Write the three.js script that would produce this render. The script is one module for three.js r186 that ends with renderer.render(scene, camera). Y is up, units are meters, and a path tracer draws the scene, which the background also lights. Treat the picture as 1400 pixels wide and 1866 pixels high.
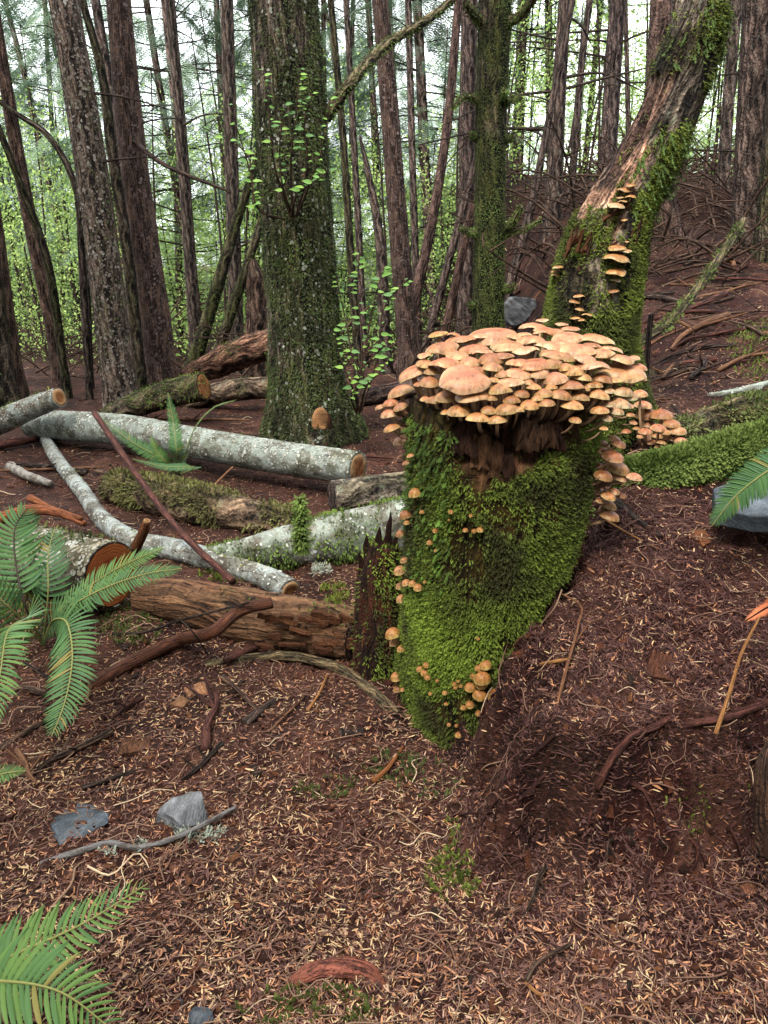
import * as THREE from 'three';
import { mergeGeometries } from 'three/addons/utils/BufferGeometryUtils.js';
import { ImprovedNoise } from 'three/addons/math/ImprovedNoise.js';

// ---------------------------------------------------------------- camera, sky, sun, exposure
const V3 = THREE.Vector3;
const scene = new THREE.Scene();
const F = 1401, PITCH = 19.7 * Math.PI / 180, CT = Math.cos(PITCH), ST = Math.sin(PITCH), EYE = 1.0;
const camera = new THREE.PerspectiveCamera(67.34, 768 / 1024, 0.05, 300);
camera.position.set(0, EYE, 0);
camera.rotation.x = -PITCH;
scene.add(camera);
const renderer = new THREE.WebGLRenderer({ antialias: true });
renderer.toneMapping = THREE.LinearToneMapping;
renderer.toneMappingExposure = 5.6;
renderer.shadowMap.enabled = true;

const perlin = new ImprovedNoise();
const N3 = (x, y, z) => perlin.noise(x, y, z);
const fbm = (x, y, z, o = 4) => { let a = 0.5, s = 0, f = 1; for (let i = 0; i < o; i++) { s += a * N3(x * f, y * f + i * 7.3, z * f); a *= 0.5; f *= 2.03; } return s; };
const clamp = (x, a = 0, b = 1) => Math.min(b, Math.max(a, x));
const sst = (a, b, x) => { const t = clamp((x - a) / (b - a)); return t * t * (3 - 2 * t); };
const lerp = (a, b, t) => a + (b - a) * t;
const mix3 = (a, b, t) => [lerp(a[0], b[0], t), lerp(a[1], b[1], t), lerp(a[2], b[2], t)];
function rng(seed) { let a = seed >>> 0; return () => { a = (a + 0x6D2B79F5) | 0; let t = Math.imul(a ^ (a >>> 15), 1 | a); t = (t + Math.imul(t ^ (t >>> 7), 61 | t)) ^ t; return ((t ^ (t >>> 14)) >>> 0) / 4294967296; }; }

{ // overcast sky: bright even cloud, slightly brighter overhead
  const w = 512, h = 256, d = new Float32Array(w * h * 4);
  for (let j = 0; j < h; j++) for (let i = 0; i < w; i++) {
    const el = (j / h - 0.5) * Math.PI, az = i / w * Math.PI * 2, k = (j * w + i) * 4;
    const x = Math.cos(el) * Math.cos(az), y = Math.sin(el), z = Math.cos(el) * Math.sin(az);
    const c = 0.85 + 0.3 * fbm(x * 2.2 + 3, y * 4, z * 2.2, 4);
    const L = y < 0 ? 0.25 : (0.72 + 0.28 * y) * c;
    d[k] = 0.94 * L; d[k + 1] = 0.985 * L; d[k + 2] = 1.04 * L; d[k + 3] = 1;
  }
  const sky = new THREE.DataTexture(d, w, h, THREE.RGBAFormat, THREE.FloatType);
  sky.mapping = THREE.EquirectangularReflectionMapping; sky.magFilter = THREE.LinearFilter; sky.needsUpdate = true;
  scene.background = sky; scene.environment = sky;
}
const sun = new THREE.DirectionalLight(new THREE.Color(1, 0.965, 0.92), 1.4);
sun.position.set(-2.5, 9, 2.5); sun.target.position.set(0.2, 0, -2);
sun.castShadow = true; sun.shadow.radius = 36; sun.shadow.mapSize.set(2048, 2048);
Object.assign(sun.shadow.camera, { left: -8, right: 8, top: 8, bottom: -8, near: 0.5, far: 40 });
scene.add(sun, sun.target);

// ---------------------------------------------------------------- helpers
function ray(px, py) { const cx = (px - 700) / F, cy = (933 - py) / F; return new V3(cx, -ST + cy * CT, -CT - cy * ST); }
const P = (px, py, t) => ray(px, py).multiplyScalar(t).add(new V3(0, EYE, 0));
const PZ = (px, py, d) => { const r = ray(px, py); return r.multiplyScalar(d / -r.z).add(new V3(0, EYE, 0)); };
function table(a, x) { if (x <= a[0][0]) return a[0][1]; for (let i = 1; i < a.length; i++) if (x <= a[i][0]) return lerp(a[i - 1][1], a[i][1], (x - a[i - 1][0]) / (a[i][0] - a[i - 1][0])); return a[a.length - 1][1]; }
const HI = [[0, 0.05], [0.95, 0.2], [1.05, 0.25], [1.3, 0.34], [1.45, 0.40], [1.8, 0.44], [2.2, 0.455], [2.8, 0.5], [3.6, 0.62], [5, 0.84], [7, 1.15], [10, 1.5], [16, 2.0], [40, 3]];
const LO = [[0, -0.02], [0.8, 0], [4, 0], [6, -0.04], [8, -0.3], [12, -0.8], [40, -2]];
const XB = [[0.8, 0.13], [1.0, 0.125], [1.15, 0.115], [1.3, 0.15], [1.5, 0.2], [2, 0.25], [2.5, 0.3], [4, 0.35], [8, 0.6], [20, 1]];
const XW = [[1.3, 0.16], [1.5, 0.3], [2.5, 0.6], [4, 1.5], [8, 4], [20, 9]];
const DF = [[0, 0.99], [0.165, 0.97], [0.36, 0.945], [0.66, 0.99], [1.2, 1.02], [3, 1.0]];
function bank(x, z) { const d = -z; const w = 0.09 * fbm(x * 5, 2, z * 5, 2) + 0.07 * fbm(x * 17, 4, z * 17, 3); const s = Math.min((x - table(XB, d)) , (d - table(DF, x))) + (d < 1.6 ? w : 0); const f = (d - table(DF, x)) < (x - table(XB, d)) ? 0.13 : 1; return sst(0, Math.min(table(XW, d), Math.max(f, 0)), s); }
function hBase(x, z) {
  const d = -z, m = bank(x, z), lo = table(LO, d), hi = table(HI, d);
  const apron = 0.05 * sst(0.55, 1.0, d) * sst(-0.05, 0.5, x) * (1 - m);
  return lerp(lo + apron, Math.max(lo, hi + 0.05 * clamp(x - 0.5, -0.5, 3)), m);
}
function h(x, z) {
  const r = Math.hypot(x, z), k = clamp(r / 3, 0.6, 2.5);
  let y = hBase(x, z) + 0.03 * k * fbm(x * 1.7, 5.1, z * 1.7, 3) + 0.022 * fbm(x * 8, 1.7, z * 8, 4);
  const s = bank(x, z), face = s * (1 - s) * 4;
  if (r < 2.5) y += 0.09 * face * fbm(x * 14, 9.2, z * 14, 4);
  if (r < 2.6) y += 0.035 * sst(0.05, 0.3, x) * sst(0.8, 0.95, -z) * (fbm(x * 11, 6.1, z * 11, 3) + 0.5 * fbm(x * 27, 3.3, z * 27, 2));
  if (r < 6) { const q = 1 + 1.2 * face; y += q * (0.008 * N3(x * 45, 4.4, z * 45) + 0.006 * N3(x * 95, 8.4, z * 95) + (r < 2.4 ? 0.0035 * N3(x * 190, 2.4, z * 190) : 0)); }
  return y;
}
function hN(x, z, e = 0.02) { return new V3(h(x - e, z) - h(x + e, z), 2 * e, h(x, z - e) - h(x, z + e)).normalize(); }
function GT(px, py) { const r = ray(px, py); for (let t = 0.5; t < 40; t += 0.015) { if (EYE + r.y * t < h(r.x * t, r.z * t)) return t; } return 40; }
const G = (px, py, lift = 0) => { const p = P(px, py, GT(px, py)); p.y += lift; return p; };

const taken = {};
function numbered(n) { const k = taken[n] = (taken[n] ?? -1) + 1; return k ? `${n}_${String(k).padStart(3, '0')}` : n; }
function shade(o) { o.castShadow = true; o.receiveShadow = true; return o; }
function thing(name, label, category, base = new V3(), group, kind) {
  const o = new THREE.Group(); o.name = numbered(name); o.position.copy(base); o.userData = { label, category };
  if (group) o.userData.group = group; if (kind) o.userData.kind = kind;
  scene.add(o); return o;
}
// a part whose geometry is in world coordinates, under a group that stands at its base
function part(parent, name, geo, mat, label) {
  const m = shade(new THREE.Mesh(geo, mat)); m.name = name;
  if (parent.isMesh) m.position.set(0, 0, 0); else m.position.copy(parent.position).negate();
  if (label) m.userData.label = label;
  parent.add(m); return m;
}
function single(name, geo, mat, label, category, group, kind) {   // a thing of one mesh; geometry in world coordinates is moved to its base
  geo.computeBoundingBox(); const b = geo.boundingBox, c = new V3((b.min.x + b.max.x) / 2, b.min.y, (b.min.z + b.max.z) / 2);
  geo.translate(-c.x, -c.y, -c.z);
  const m = shade(new THREE.Mesh(geo, mat)); m.name = numbered(name); m.position.copy(c); m.userData = { label, category };
  if (group) m.userData.group = group; if (kind) m.userData.kind = kind; scene.add(m); return m;
}
function build(pos, idx, uv, col) {
  const g = new THREE.BufferGeometry(); g.setAttribute('position', new THREE.Float32BufferAttribute(pos, 3));
  g.setAttribute('uv', new THREE.Float32BufferAttribute(uv ?? new Float32Array(pos.length / 3 * 2), 2));
  if (col) g.setAttribute('color', new THREE.Float32BufferAttribute(col, 3));
  g.setIndex(idx); g.computeVertexNormals(); return g;
}
// a tapering tube along a path; radii per control point; disp(theta, v, p) scales the radius; color(p, n, theta, v) gives vertex colours
function tube(path, rad, o = {}) {
  const { nu = 12, nv = 24, disp, color, tile = 0.35, caps = true, power = 1 } = o;
  const curve = new THREE.CatmullRomCurve3(path, false, 'centripetal');
  const pos = [], uv = [], col = [], idx = [], K = path.length - 1, W = nu + 1, cs = [], nrm = [];
  let len = 0, prev = null, U = null;
  for (let j = 0; j <= nv; j++) {
    const v = j / nv, p = curve.getPoint(v), t = curve.getTangent(v);
    if (!U) { U = new V3(0, 0, 1); if (Math.abs(t.z) > 0.8) U.set(1, 0, 0); }
    U.addScaledVector(t, -U.dot(t)).normalize();
    const B = new V3().crossVectors(t, U);
    const q = v * K, a = Math.min(K - 1, Math.floor(q)), r = lerp(rad[a], rad[a + 1], sst(0, 1, q - a) * 0.5 + (q - a) * 0.5);
    if (prev) len += prev.distanceTo(p); prev = p; cs.push(p);
    for (let i = 0; i <= nu; i++) {
      const th = (i % nu) / nu * Math.PI * 2, n = new V3().addScaledVector(U, Math.cos(th)).addScaledVector(B, Math.sin(th));
      let rr = r; if (disp) rr *= 1 + disp(th, v, new V3().copy(p).addScaledVector(n, r), n);
      const w = new V3().copy(p).addScaledVector(n, rr); pos.push(w.x, w.y, w.z);
      uv.push(i / nu * Math.max(1, Math.round(2 * Math.PI * rad[0] / tile)), len / tile);
      if (color) { const c = color(w, n, th, v); col.push(c[0], c[1], c[2]); }
    }
  }
  for (let j = 0; j < nv; j++) for (let i = 0; i < nu; i++) { const a = j * W + i; idx.push(a, a + 1, a + W, a + 1, a + W + 1, a + W); }
  if (caps) for (const j of [0, nv]) {
    const k = pos.length / 3, p = cs[j]; pos.push(p.x, p.y, p.z); uv.push(0.5, 0.5);
    if (color) { const b = j * W * 3; col.push(col[b], col[b + 1], col[b + 2]); }
    for (let i = 0; i < nu; i++) { const a = j * W + i; j ? idx.push(a, a + 1, k) : idx.push(a + 1, a, k); }
  }
  const g = build(pos, idx, uv, color ? col : null), na = g.attributes.normal;
  for (let j = 0; j <= nv; j++) { const a = j * W, b = a + nu; const n = new V3(na.getX(a) + na.getX(b), na.getY(a) + na.getY(b), na.getZ(a) + na.getZ(b)).normalize(); na.setXYZ(a, n.x, n.y, n.z); na.setXYZ(b, n.x, n.y, n.z); }
  return g;
}
// area-weighted points on a geometry: cb(point, normal)
function scatter(geo, count, R, cb) {
  const p = geo.attributes.position, n = geo.attributes.normal, ix = geo.index.array, T = ix.length / 3, cum = new Float64Array(T);
  const a = new V3(), b = new V3(), c = new V3(); let s = 0;
  for (let i = 0; i < T; i++) { a.fromBufferAttribute(p, ix[i * 3]); b.fromBufferAttribute(p, ix[i * 3 + 1]); c.fromBufferAttribute(p, ix[i * 3 + 2]); s += b.sub(a).cross(c.sub(a)).length(); cum[i] = s; }
  for (let k = 0; k < count; k++) {
    const x = R() * s; let lo = 0, hi = T - 1; while (lo < hi) { const m = (lo + hi) >> 1; cum[m] < x ? lo = m + 1 : hi = m; }
    let u = R(), v = R(); if (u + v > 1) { u = 1 - u; v = 1 - v; }
    const A = ix[lo * 3], B = ix[lo * 3 + 1], C = ix[lo * 3 + 2];
    a.fromBufferAttribute(p, A).multiplyScalar(1 - u - v).addScaledVector(b.fromBufferAttribute(p, B), u).addScaledVector(c.fromBufferAttribute(p, C), v);
    const nn = new V3().fromBufferAttribute(n, A); cb(a.clone(), nn);
  }
}
const M4 = THREE.Matrix4;
function frame(p, yDir, face, sx, sy = sx, sz = sx) {   // y along yDir, z near face
  const y = yDir.clone().normalize(), x = new V3().crossVectors(y, face); if (x.lengthSq() < 1e-6) x.crossVectors(y, new V3(0.3, 0.5, 0.8)); x.normalize();
  const z = new V3().crossVectors(x, y);
  return new M4().makeBasis(x.multiplyScalar(sx), y.multiplyScalar(sy), z.multiplyScalar(sz)).setPosition(p);
}
function instances(name, geo, mat, list, parent, meta) {   // list of [matrix, [r, g, b]]
  const m = new THREE.InstancedMesh(geo, mat, Math.max(1, list.length)), c = new THREE.Color();
  list.forEach(([a, k], i) => { m.setMatrixAt(i, a); m.setColorAt(i, c.setRGB(k[0], k[1], k[2])); });
  shade(m); m.userData.kind = 'stuff';
  if (parent) { m.name = name; m.position.copy(parent.position).negate(); parent.add(m); }
  else { m.name = numbered(name); Object.assign(m.userData, meta); scene.add(m); }
  return m;
}

// ---------------------------------------------------------------- textures
function hash(x, y, s) { let n = Math.imul(x, 374761393) + Math.imul(y, 668265263) + Math.imul(s, 144665); n = Math.imul(n ^ (n >>> 13), 1274126177); return ((n ^ (n >>> 16)) >>> 0) / 4294967296; }
function tn(x, y, px, py, s) {   // tileable value noise
  const xi = Math.floor(x), yi = Math.floor(y), fx = x - xi, fy = y - yi, u = fx * fx * (3 - 2 * fx), v = fy * fy * (3 - 2 * fy);
  const a = ((xi % px) + px) % px, b = (a + 1) % px, c = ((yi % py) + py) % py, d = (c + 1) % py;
  return lerp(lerp(hash(a, c, s), hash(b, c, s), u), lerp(hash(a, d, s), hash(b, d, s), u), v);
}
function tf(u, v, fx, fy, s, o = 4) { let a = 0.5, r = 0, n = 0; for (let i = 0; i < o; i++) { r += a * tn(u * fx, v * fy, fx, fy, s + i); n += a; a *= 0.5; fx *= 2; fy *= 2; } return r / n; }
function texture(size, fn, color = true) {
  const d = new Uint8Array(size * size * 4);
  for (let j = 0; j < size; j++) for (let i = 0; i < size; i++) { const c = fn(i / size, j / size), k = (j * size + i) * 4; d[k] = 255 * clamp(c[0]); d[k + 1] = 255 * clamp(c[1]); d[k + 2] = 255 * clamp(c[2]); d[k + 3] = 255; }
  const t = new THREE.DataTexture(d, size, size); t.wrapS = t.wrapT = THREE.RepeatWrapping; t.magFilter = THREE.LinearFilter; t.minFilter = THREE.LinearMipmapLinearFilter; t.generateMipmaps = true;
  if (color) t.colorSpace = THREE.SRGBColorSpace; t.needsUpdate = true; return t;
}
function pair(size, fn) { return { map: texture(size, (u, v) => fn(u, v)[0]), bump: texture(size, (u, v) => { const b = fn(u, v)[1]; return [b, b, b]; }, false) }; }
const T = {
  bark: pair(512, (u, v) => { const w = tf(u, v, 4, 3, 9, 3) * 0.18, f = tf(u + w, v, 22, 4, 1, 4), g = tf(u, v, 40, 40, 5, 3), l = sst(0.66, 0.74, tf(u, v, 9, 7, 21, 4)); const b = clamp(0.5 + 1.5 * (f - 0.5) + 0.7 * (g - 0.5)); return [mix3([0.7 * b + 0.12, 0.63 * b + 0.1, 0.57 * b + 0.1], [0.72, 0.74, 0.68], l * 0.55), b]; }),
  red: pair(512, (u, v) => { const w = tf(u, v, 4, 2, 9, 3) * 0.12, f = tf(u + w, v, 34, 3, 2, 4), g = tf(u, v, 48, 30, 5, 3), p = sst(0.6, 0.68, tf(u, v, 7, 4, 31, 4)); const b = clamp(0.5 + 1.3 * (f - 0.5) + 0.8 * (g - 0.5)); return [mix3([0.68 * b + 0.12, 0.58 * b + 0.1, 0.53 * b + 0.09], [0.66, 0.58, 0.5], p * 0.5), b]; }),
  pale: pair(1024, (u, v) => { const a = tf(u, v, 6, 6, 3, 5), d = sst(0.52, 0.6, tf(u, v, 5, 9, 13, 5)), s = sst(0.7, 0.74, tf(u, v, 40, 12, 7, 2)), g = tf(u, v, 70, 70, 4, 2); let c = mix3([0.66, 0.68, 0.64], [0.86, 0.88, 0.84], a); c = mix3(c, [0.5, 0.47, 0.41], d * 0.6); c = mix3(c, [0.3, 0.28, 0.24], s * 0.6); const k = 0.85 + 0.3 * (g - 0.5); return [[c[0] * k, c[1] * k, c[2] * k], 0.5 + 0.3 * (a - 0.5) + 0.25 * (g - 0.5) - 0.2 * s]; }),
  wood: pair(1024, (u, v) => { const w = tf(u, v, 3, 2, 9, 3) * 0.2, f = tf(u + w, v, 40, 3, 2, 4), c = sst(0.6, 0.75, tf(u + w, v, 60, 5, 15, 4)), x = sst(0.66, 0.8, tf(u, v + w, 10, 40, 25, 4)), q = tf(u, v, 90, 50, 35, 3); const b = 0.5 + 0.7 * (f - 0.5) - 0.3 * c - 0.22 * x + 0.35 * (q - 0.5); return [[clamp(0.78 * b + 0.2), clamp(0.62 * b + 0.15), clamp(0.5 * b + 0.12)], b]; }),
  rings: pair(512, (u, v) => { const x = u - 0.5, y = v - 0.5, w = tf(u, v, 5, 5, 3, 4) * 0.05, r = Math.hypot(x * 1.06, y) + w, a = Math.atan2(y, x); const ring = 0.5 + 0.5 * Math.sin(r * 130), heart = sst(0.34, 0.26, r), ck = sst(0.72, 0.8, tf(a / 6.2832 + 0.5, r, 22, 2, 8, 3)) * sst(0.05, 0.2, r), saw = tf(u, v, 5, 80, 11, 2); let c = mix3([0.72, 0.6, 0.46], [0.6, 0.42, 0.28], heart); const k = 0.82 + 0.14 * ring + 0.2 * (saw - 0.5) - 0.35 * ck; return [[c[0] * k, c[1] * k, c[2] * k], k]; }),
  soil: pair(1024, (u, v) => { const a = tf(u, v, 8, 8, 3, 6), f1 = tf(u + 0.3 * v, v, 90, 14, 6, 3), f2 = tf(u, v - 0.4 * u, 16, 100, 7, 3), g = tf(u, v, 120, 120, 4, 2); const k = 0.35 + 0.7 * (a - 0.3) + 0.35 * (Math.max(f1, f2) - 0.5) + 0.4 * (g - 0.5); const c = mix3([0.3, 0.2, 0.18], [0.46, 0.33, 0.26], tf(u, v, 12, 12, 41, 4)); return [[c[0] * (0.5 + k), c[1] * (0.5 + k), c[2] * (0.5 + k)], k]; }),
  cap: pair(512, (u, v) => { const x = u - 0.5, y = v - 0.5, r = Math.hypot(x, y), a = Math.atan2(y, x) / 6.2832 + 0.5, st = tf(a, r, 40, 3, 5, 3), b = tf(u, v, 7, 7, 8, 4), s = sst(0.68, 0.74, tf(u, v, 26, 26, 18, 2)), k = 0.86 + 0.3 * (st - 0.5) * sst(0.1, 0.4, r) + 0.35 * (b - 0.5) - 0.18 * s; return [[k, k * (0.97 + 0.1 * (b - 0.5)), k * (0.94 + 0.16 * (b - 0.5))], 0.5 + 0.6 * (b - 0.5) + 0.4 * (st - 0.5)]; }),
  rock: pair(512, (u, v) => { const a = tf(u, v, 6, 6, 3, 6), s = tf(u, v, 3, 30, 8, 3), g = tf(u, v, 90, 90, 4, 2), l = sst(0.62, 0.7, tf(u, v, 10, 10, 17, 4)); const k = 0.55 + 0.5 * (a - 0.5) + 0.25 * (s - 0.5) + 0.2 * (g - 0.5); return [mix3([k, k, k], [0.75, 0.7, 0.62], l * 0.35), k]; }),
};
const ALB = 0.77;   // base colours are written relative to this
const std = (t, rgb, rough = 0.9, bs = 0.004, extra = {}) => { const m = new THREE.MeshPhysicalMaterial({ roughness: rough, metalness: 0, specularIntensity: 0.3, ...extra }); if (t) { m.map = t.map; m.bumpMap = t.bump; m.bumpScale = bs; } m.color.setRGB(rgb[0] * ALB, rgb[1] * ALB, rgb[2] * ALB); return m; };
const thin = (rgb, tr = 0.35, rough = 0.75) => { const m = new THREE.MeshPhysicalMaterial({ roughness: rough, transmission: tr, thickness: 0, side: THREE.DoubleSide, specularIntensity: 0.25 }); m.color.setRGB(...rgb); return m; };
const VC = { vertexColors: true };
const M = {
  soil: std(T.soil, [0.38, 0.31, 0.28], 0.95, 0.012, VC),
  bark: std(T.bark, [1, 1, 1], 0.95, 0.012, VC), red: std(T.red, [1, 1, 1], 0.95, 0.01, VC), pale: std(T.pale, [1, 1, 1], 0.85, 0.003, VC),
  wood: std(T.wood, [1, 1, 1], 0.9, 0.012, VC), woodP: std(T.wood, [0.62, 0.42, 0.28], 0.9, 0.006), cut: std(T.rings, [0.8, 0.68, 0.54], 0.85, 0.002), cutRed: std(T.rings, [0.62, 0.25, 0.1], 0.8, 0.004),
  dark: std(T.bark, [0.24, 0.2, 0.18], 0.95, 0.006), twig: std(T.bark, [0.3, 0.22, 0.17], 0.9, 0.002), root: std(T.red, [0.27, 0.13, 0.11], 0.75, 0.002), straw: std(T.wood, [0.95, 0.72, 0.36], 0.7, 0.001),
  rock: std(T.rock, [0.4, 0.4, 0.41], 0.75, 0.006), slate: std(T.rock, [0.2, 0.235, 0.27], 0.55, 0.004),
  moss: std(null, [1, 1, 1], 0.85), litter: std(null, [1, 1, 1], 0.6), chip: std(T.wood, [1, 1, 1], 0.85, 0.002),
  fern: thin([0.075, 0.155, 0.045], 0.35, 0.6), fern2: thin([0.11, 0.195, 0.045], 0.35, 0.6), fern3: thin([0.058, 0.125, 0.045], 0.3, 0.6), fernTip: thin([0.17, 0.15, 0.04], 0.2, 0.6), rachis: std(null, [0.2, 0.2, 0.06], 0.7), rachisDark: std(null, [0.05, 0.035, 0.025], 0.7),
  leaf: thin([0.15, 0.29, 0.06], 0.35, 0.55), leaf2: thin([0.22, 0.37, 0.07], 0.4, 0.55), leaf3: thin([0.1, 0.2, 0.06], 0.3, 0.55), green: thin([1, 1, 1], 0.55, 0.8), needle: thin([1, 1, 1], 0.4, 0.85),
  cap: new THREE.MeshPhysicalMaterial({ vertexColors: true, map: T.cap.map, bumpMap: T.cap.bump, bumpScale: 0.0012, roughness: 0.45, specularIntensity: 0.45 }),
  gills: std(null, [0.34, 0.19, 0.1], 0.85), stem: std(null, [1, 1, 1], 0.75, 0, VC),
};

// ---------------------------------------------------------------- ground
{
  const ang = []; for (let i = 0; i <= 460; i++) ang.push(lerp(-0.82, 0.82, i / 460)); for (let i = 1; i < 60; i++) ang.push(0.82 + (2 * Math.PI - 1.64) * i / 60);
  const rad = []; for (let j = 0; j < 30; j++) rad.push(lerp(0.25, 0.6, j / 30)); for (let j = 0; j < 330; j++) rad.push(lerp(0.6, 2.2, j / 330)); for (let j = 0; j <= 170; j++) rad.push(2.2 * Math.pow(90 / 2.2, j / 170));
  const pos = [], uv = [], col = [], idx = [], A = ang.length;
  for (const r of rad) for (const a of ang) {
    const x = Math.sin(a) * r, z = -Math.cos(a) * r; pos.push(x, h(x, z), z); { const hb = r < 3 ? hBase(x, z) : 0; uv.push((x + 0.3 * hb) / 0.6, (z - 0.9 * hb) / 0.6); }
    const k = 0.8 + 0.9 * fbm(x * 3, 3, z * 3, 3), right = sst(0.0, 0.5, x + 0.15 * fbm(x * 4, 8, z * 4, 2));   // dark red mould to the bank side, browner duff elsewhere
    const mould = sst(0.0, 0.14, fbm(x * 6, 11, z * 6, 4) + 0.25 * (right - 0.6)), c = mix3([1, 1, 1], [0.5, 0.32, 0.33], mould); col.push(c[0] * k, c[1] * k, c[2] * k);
  }
  for (let j = 0; j < rad.length - 1; j++) for (let i = 0; i < A; i++) { const a = j * A + i, b = j * A + (i + 1) % A; idx.push(a, b, a + A, b, b + A, a + A); }
  const c = pos.length / 3; pos.push(0, h(0, 0), 0); uv.push(0, 0); col.push(1, 1, 1); for (let i = 0; i < A; i++) idx.push(c, (i + 1) % A, i);
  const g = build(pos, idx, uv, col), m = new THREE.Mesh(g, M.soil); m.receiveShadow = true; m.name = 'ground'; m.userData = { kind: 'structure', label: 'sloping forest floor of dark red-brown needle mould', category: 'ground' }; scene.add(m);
}

// ---------------------------------------------------------------- moss
function sprig(pairs, wide) {   // a feathery moss shoot of length 1 along y, flat side to +z
  const pos = [], idx = [];
  const bend = v => 0.28 * v * v;
  for (let i = 0; i < pairs; i++) for (const s of [-1, 1]) {
    const v = (i + 0.6 + (s > 0 ? 0.35 : 0)) / (pairs + 0.6), L = wide * Math.sin(Math.PI * (0.22 + 0.72 * v)), w = 0.55 / pairs, k = pos.length / 3, z = bend(v);
    pos.push(0, v - w, z, s * L, v + L * 0.75, z + 0.1 * Math.sin(i * 5.1 + s), 0, v + w, z); idx.push(k, k + 1, k + 2);
  }
  const k = pos.length / 3; pos.push(-0.03, 0, 0, 0.03, 0, 0, 0, 1.05, bend(1)); idx.push(k, k + 1, k + 2);
  return build(pos, idx);
}
const SPRIG = sprig(9, 0.17), SPRIGS = sprig(5, 0.2), STRAND = sprig(9, 0.12);
function mossOn(parent, geo, count, seed, mask, o = {}) {
  const R = rng(seed), list = [], { size = 0.02, dark = [0.045, 0.075, 0.016], light = [0.15, 0.27, 0.04], small = false, droop = 0.55, patch = 9 } = o;
  scatter(geo, count, R, (p, n) => {
    const m = mask(p, n); if (R() > m) return;
    const flat = clamp(n.y), d = n.clone().multiplyScalar(0.75).add(new V3(R() - 0.5, R() - 0.5, R() - 0.5).multiplyScalar(1.1)); d.y -= droop * (1 - flat);
    const s = size * (0.5 + 0.8 * R() + 0.6 * R() * R()), q = clamp(0.45 + 1.9 * fbm(p.x * patch, p.y * patch, p.z * patch, 4) + 0.6 * (R() - 0.5)), c = mix3(dark, light, q), k = 0.75 + 0.5 * R();
    list.push([frame(p.addScaledVector(n, -0.001), d, n, s), [c[0] * k, c[1] * k, c[2] * k]]);
  });
  return instances('moss', o.strand ? STRAND : small ? SPRIGS : SPRIG, M.moss, list, parent);
}

const FLAKE = build([0, 0, 0, 1, 0.06, 0.1, 0.5, -0.03, 0.8, -0.4, 0.05, 0.75, -1, -0.02, 0, -0.6, 0.07, -0.7, 0.45, -0.02, -0.85], [0, 2, 1, 0, 3, 2, 0, 4, 3, 0, 5, 4, 0, 6, 5, 0, 1, 6]);
function crust(parent, geo, count, seed, colors, size, mask) {   // scales of bark and lichen standing slightly off the surface
  const R = rng(seed), list = [];
  scatter(geo, count, R, (p, n) => { if (mask && R() > mask(p, n)) return; const q = fbm(p.x * 11 + seed, p.y * 11, p.z * 11, 3) + 0.35 * (R() - 0.5), c = colors[clamp(Math.floor((q + 0.5) * colors.length), 0, colors.length - 1)], k = 0.75 + 0.5 * R(), t = new V3(R() - 0.5, R() - 0.5, R() - 0.5), s = size * (0.4 + R() * R() * 1.4); list.push([frame(p.addScaledVector(n, 0.0008), n.clone().addScaledVector(t, 0.25), t, s * (0.6 + 0.9 * R()), s, s), [c[0] * k, c[1] * k, c[2] * k]]); });
  return instances('bark_scales', FLAKE, M.moss, list, parent);
}

// ---------------------------------------------------------------- the stump
const SX = 0.235, SZ = -1.5, SR = 0.183, STOP = 0.70;
const stump = thing('mossy_stump', 'moss-covered rotting tree stump crowned by a dense mass of orange mushrooms', 'tree stump', new V3(SX, h(SX, SZ) - 0.2, SZ));
const bareMask = (th, y) => {   // th: 0 faces the camera, + to its right. bare rotten wood: a hollow under the caps and a weathered patch low on the bank side
  const n = 0.6 * fbm(th * 2.2, y * 9, 3.3, 3), n2 = 0.35 * fbm(th * 6, y * 20, 9.3, 2);
  const a = sst(0.57, 0.615, y + 0.1 * n + 0.08 * n2) * sst(-0.72, -0.58, th + 0.5 * n) * sst(0.86, 0.6, th + 0.4 * n + 0.8 * sst(0.66, 0.58, y));
  const b = sst(0.36, 0.28, y + 0.12 * n - (th - 0.5) * 0.28) * sst(0.12, 0.3, th + 0.2 * n);
  return Math.max(a, b);
};
const stumpR = (th, y) => {
  let r = SR * (1 + 0.05 * N3(Math.sin(th) * 2, y * 2.5, Math.cos(th) * 2 + 4) + 0.03 * N3(th * 5, y * 7, 1.5));
  r *= 1 + 0.16 * sst(0.3, -0.05, y) * (0.4 + 0.6 * Math.cos(3 * th + 0.6));
  r *= 1 - 0.04 * sst(0.16, 0.0, y) * sst(0.2, -0.5, th);
  r += 0.014 * sst(0.4, 0.1, y) * sst(0.1, -0.6, th); const b = bareMask(th, y); r -= b * (0.012 + 0.012 * N3(th * 14, y * 5, 7.7)) ;
  r -= 0.045 * sst(0.60, 0.655, y + 0.03 * N3(th * 6, 2, 3)) * sst(-0.7, -0.5, th) * sst(0.75, 0.6, th);
  return r + 0.004 * N3(th * 30, y * 18, 2.2);
};
let stumpGeo;
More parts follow.
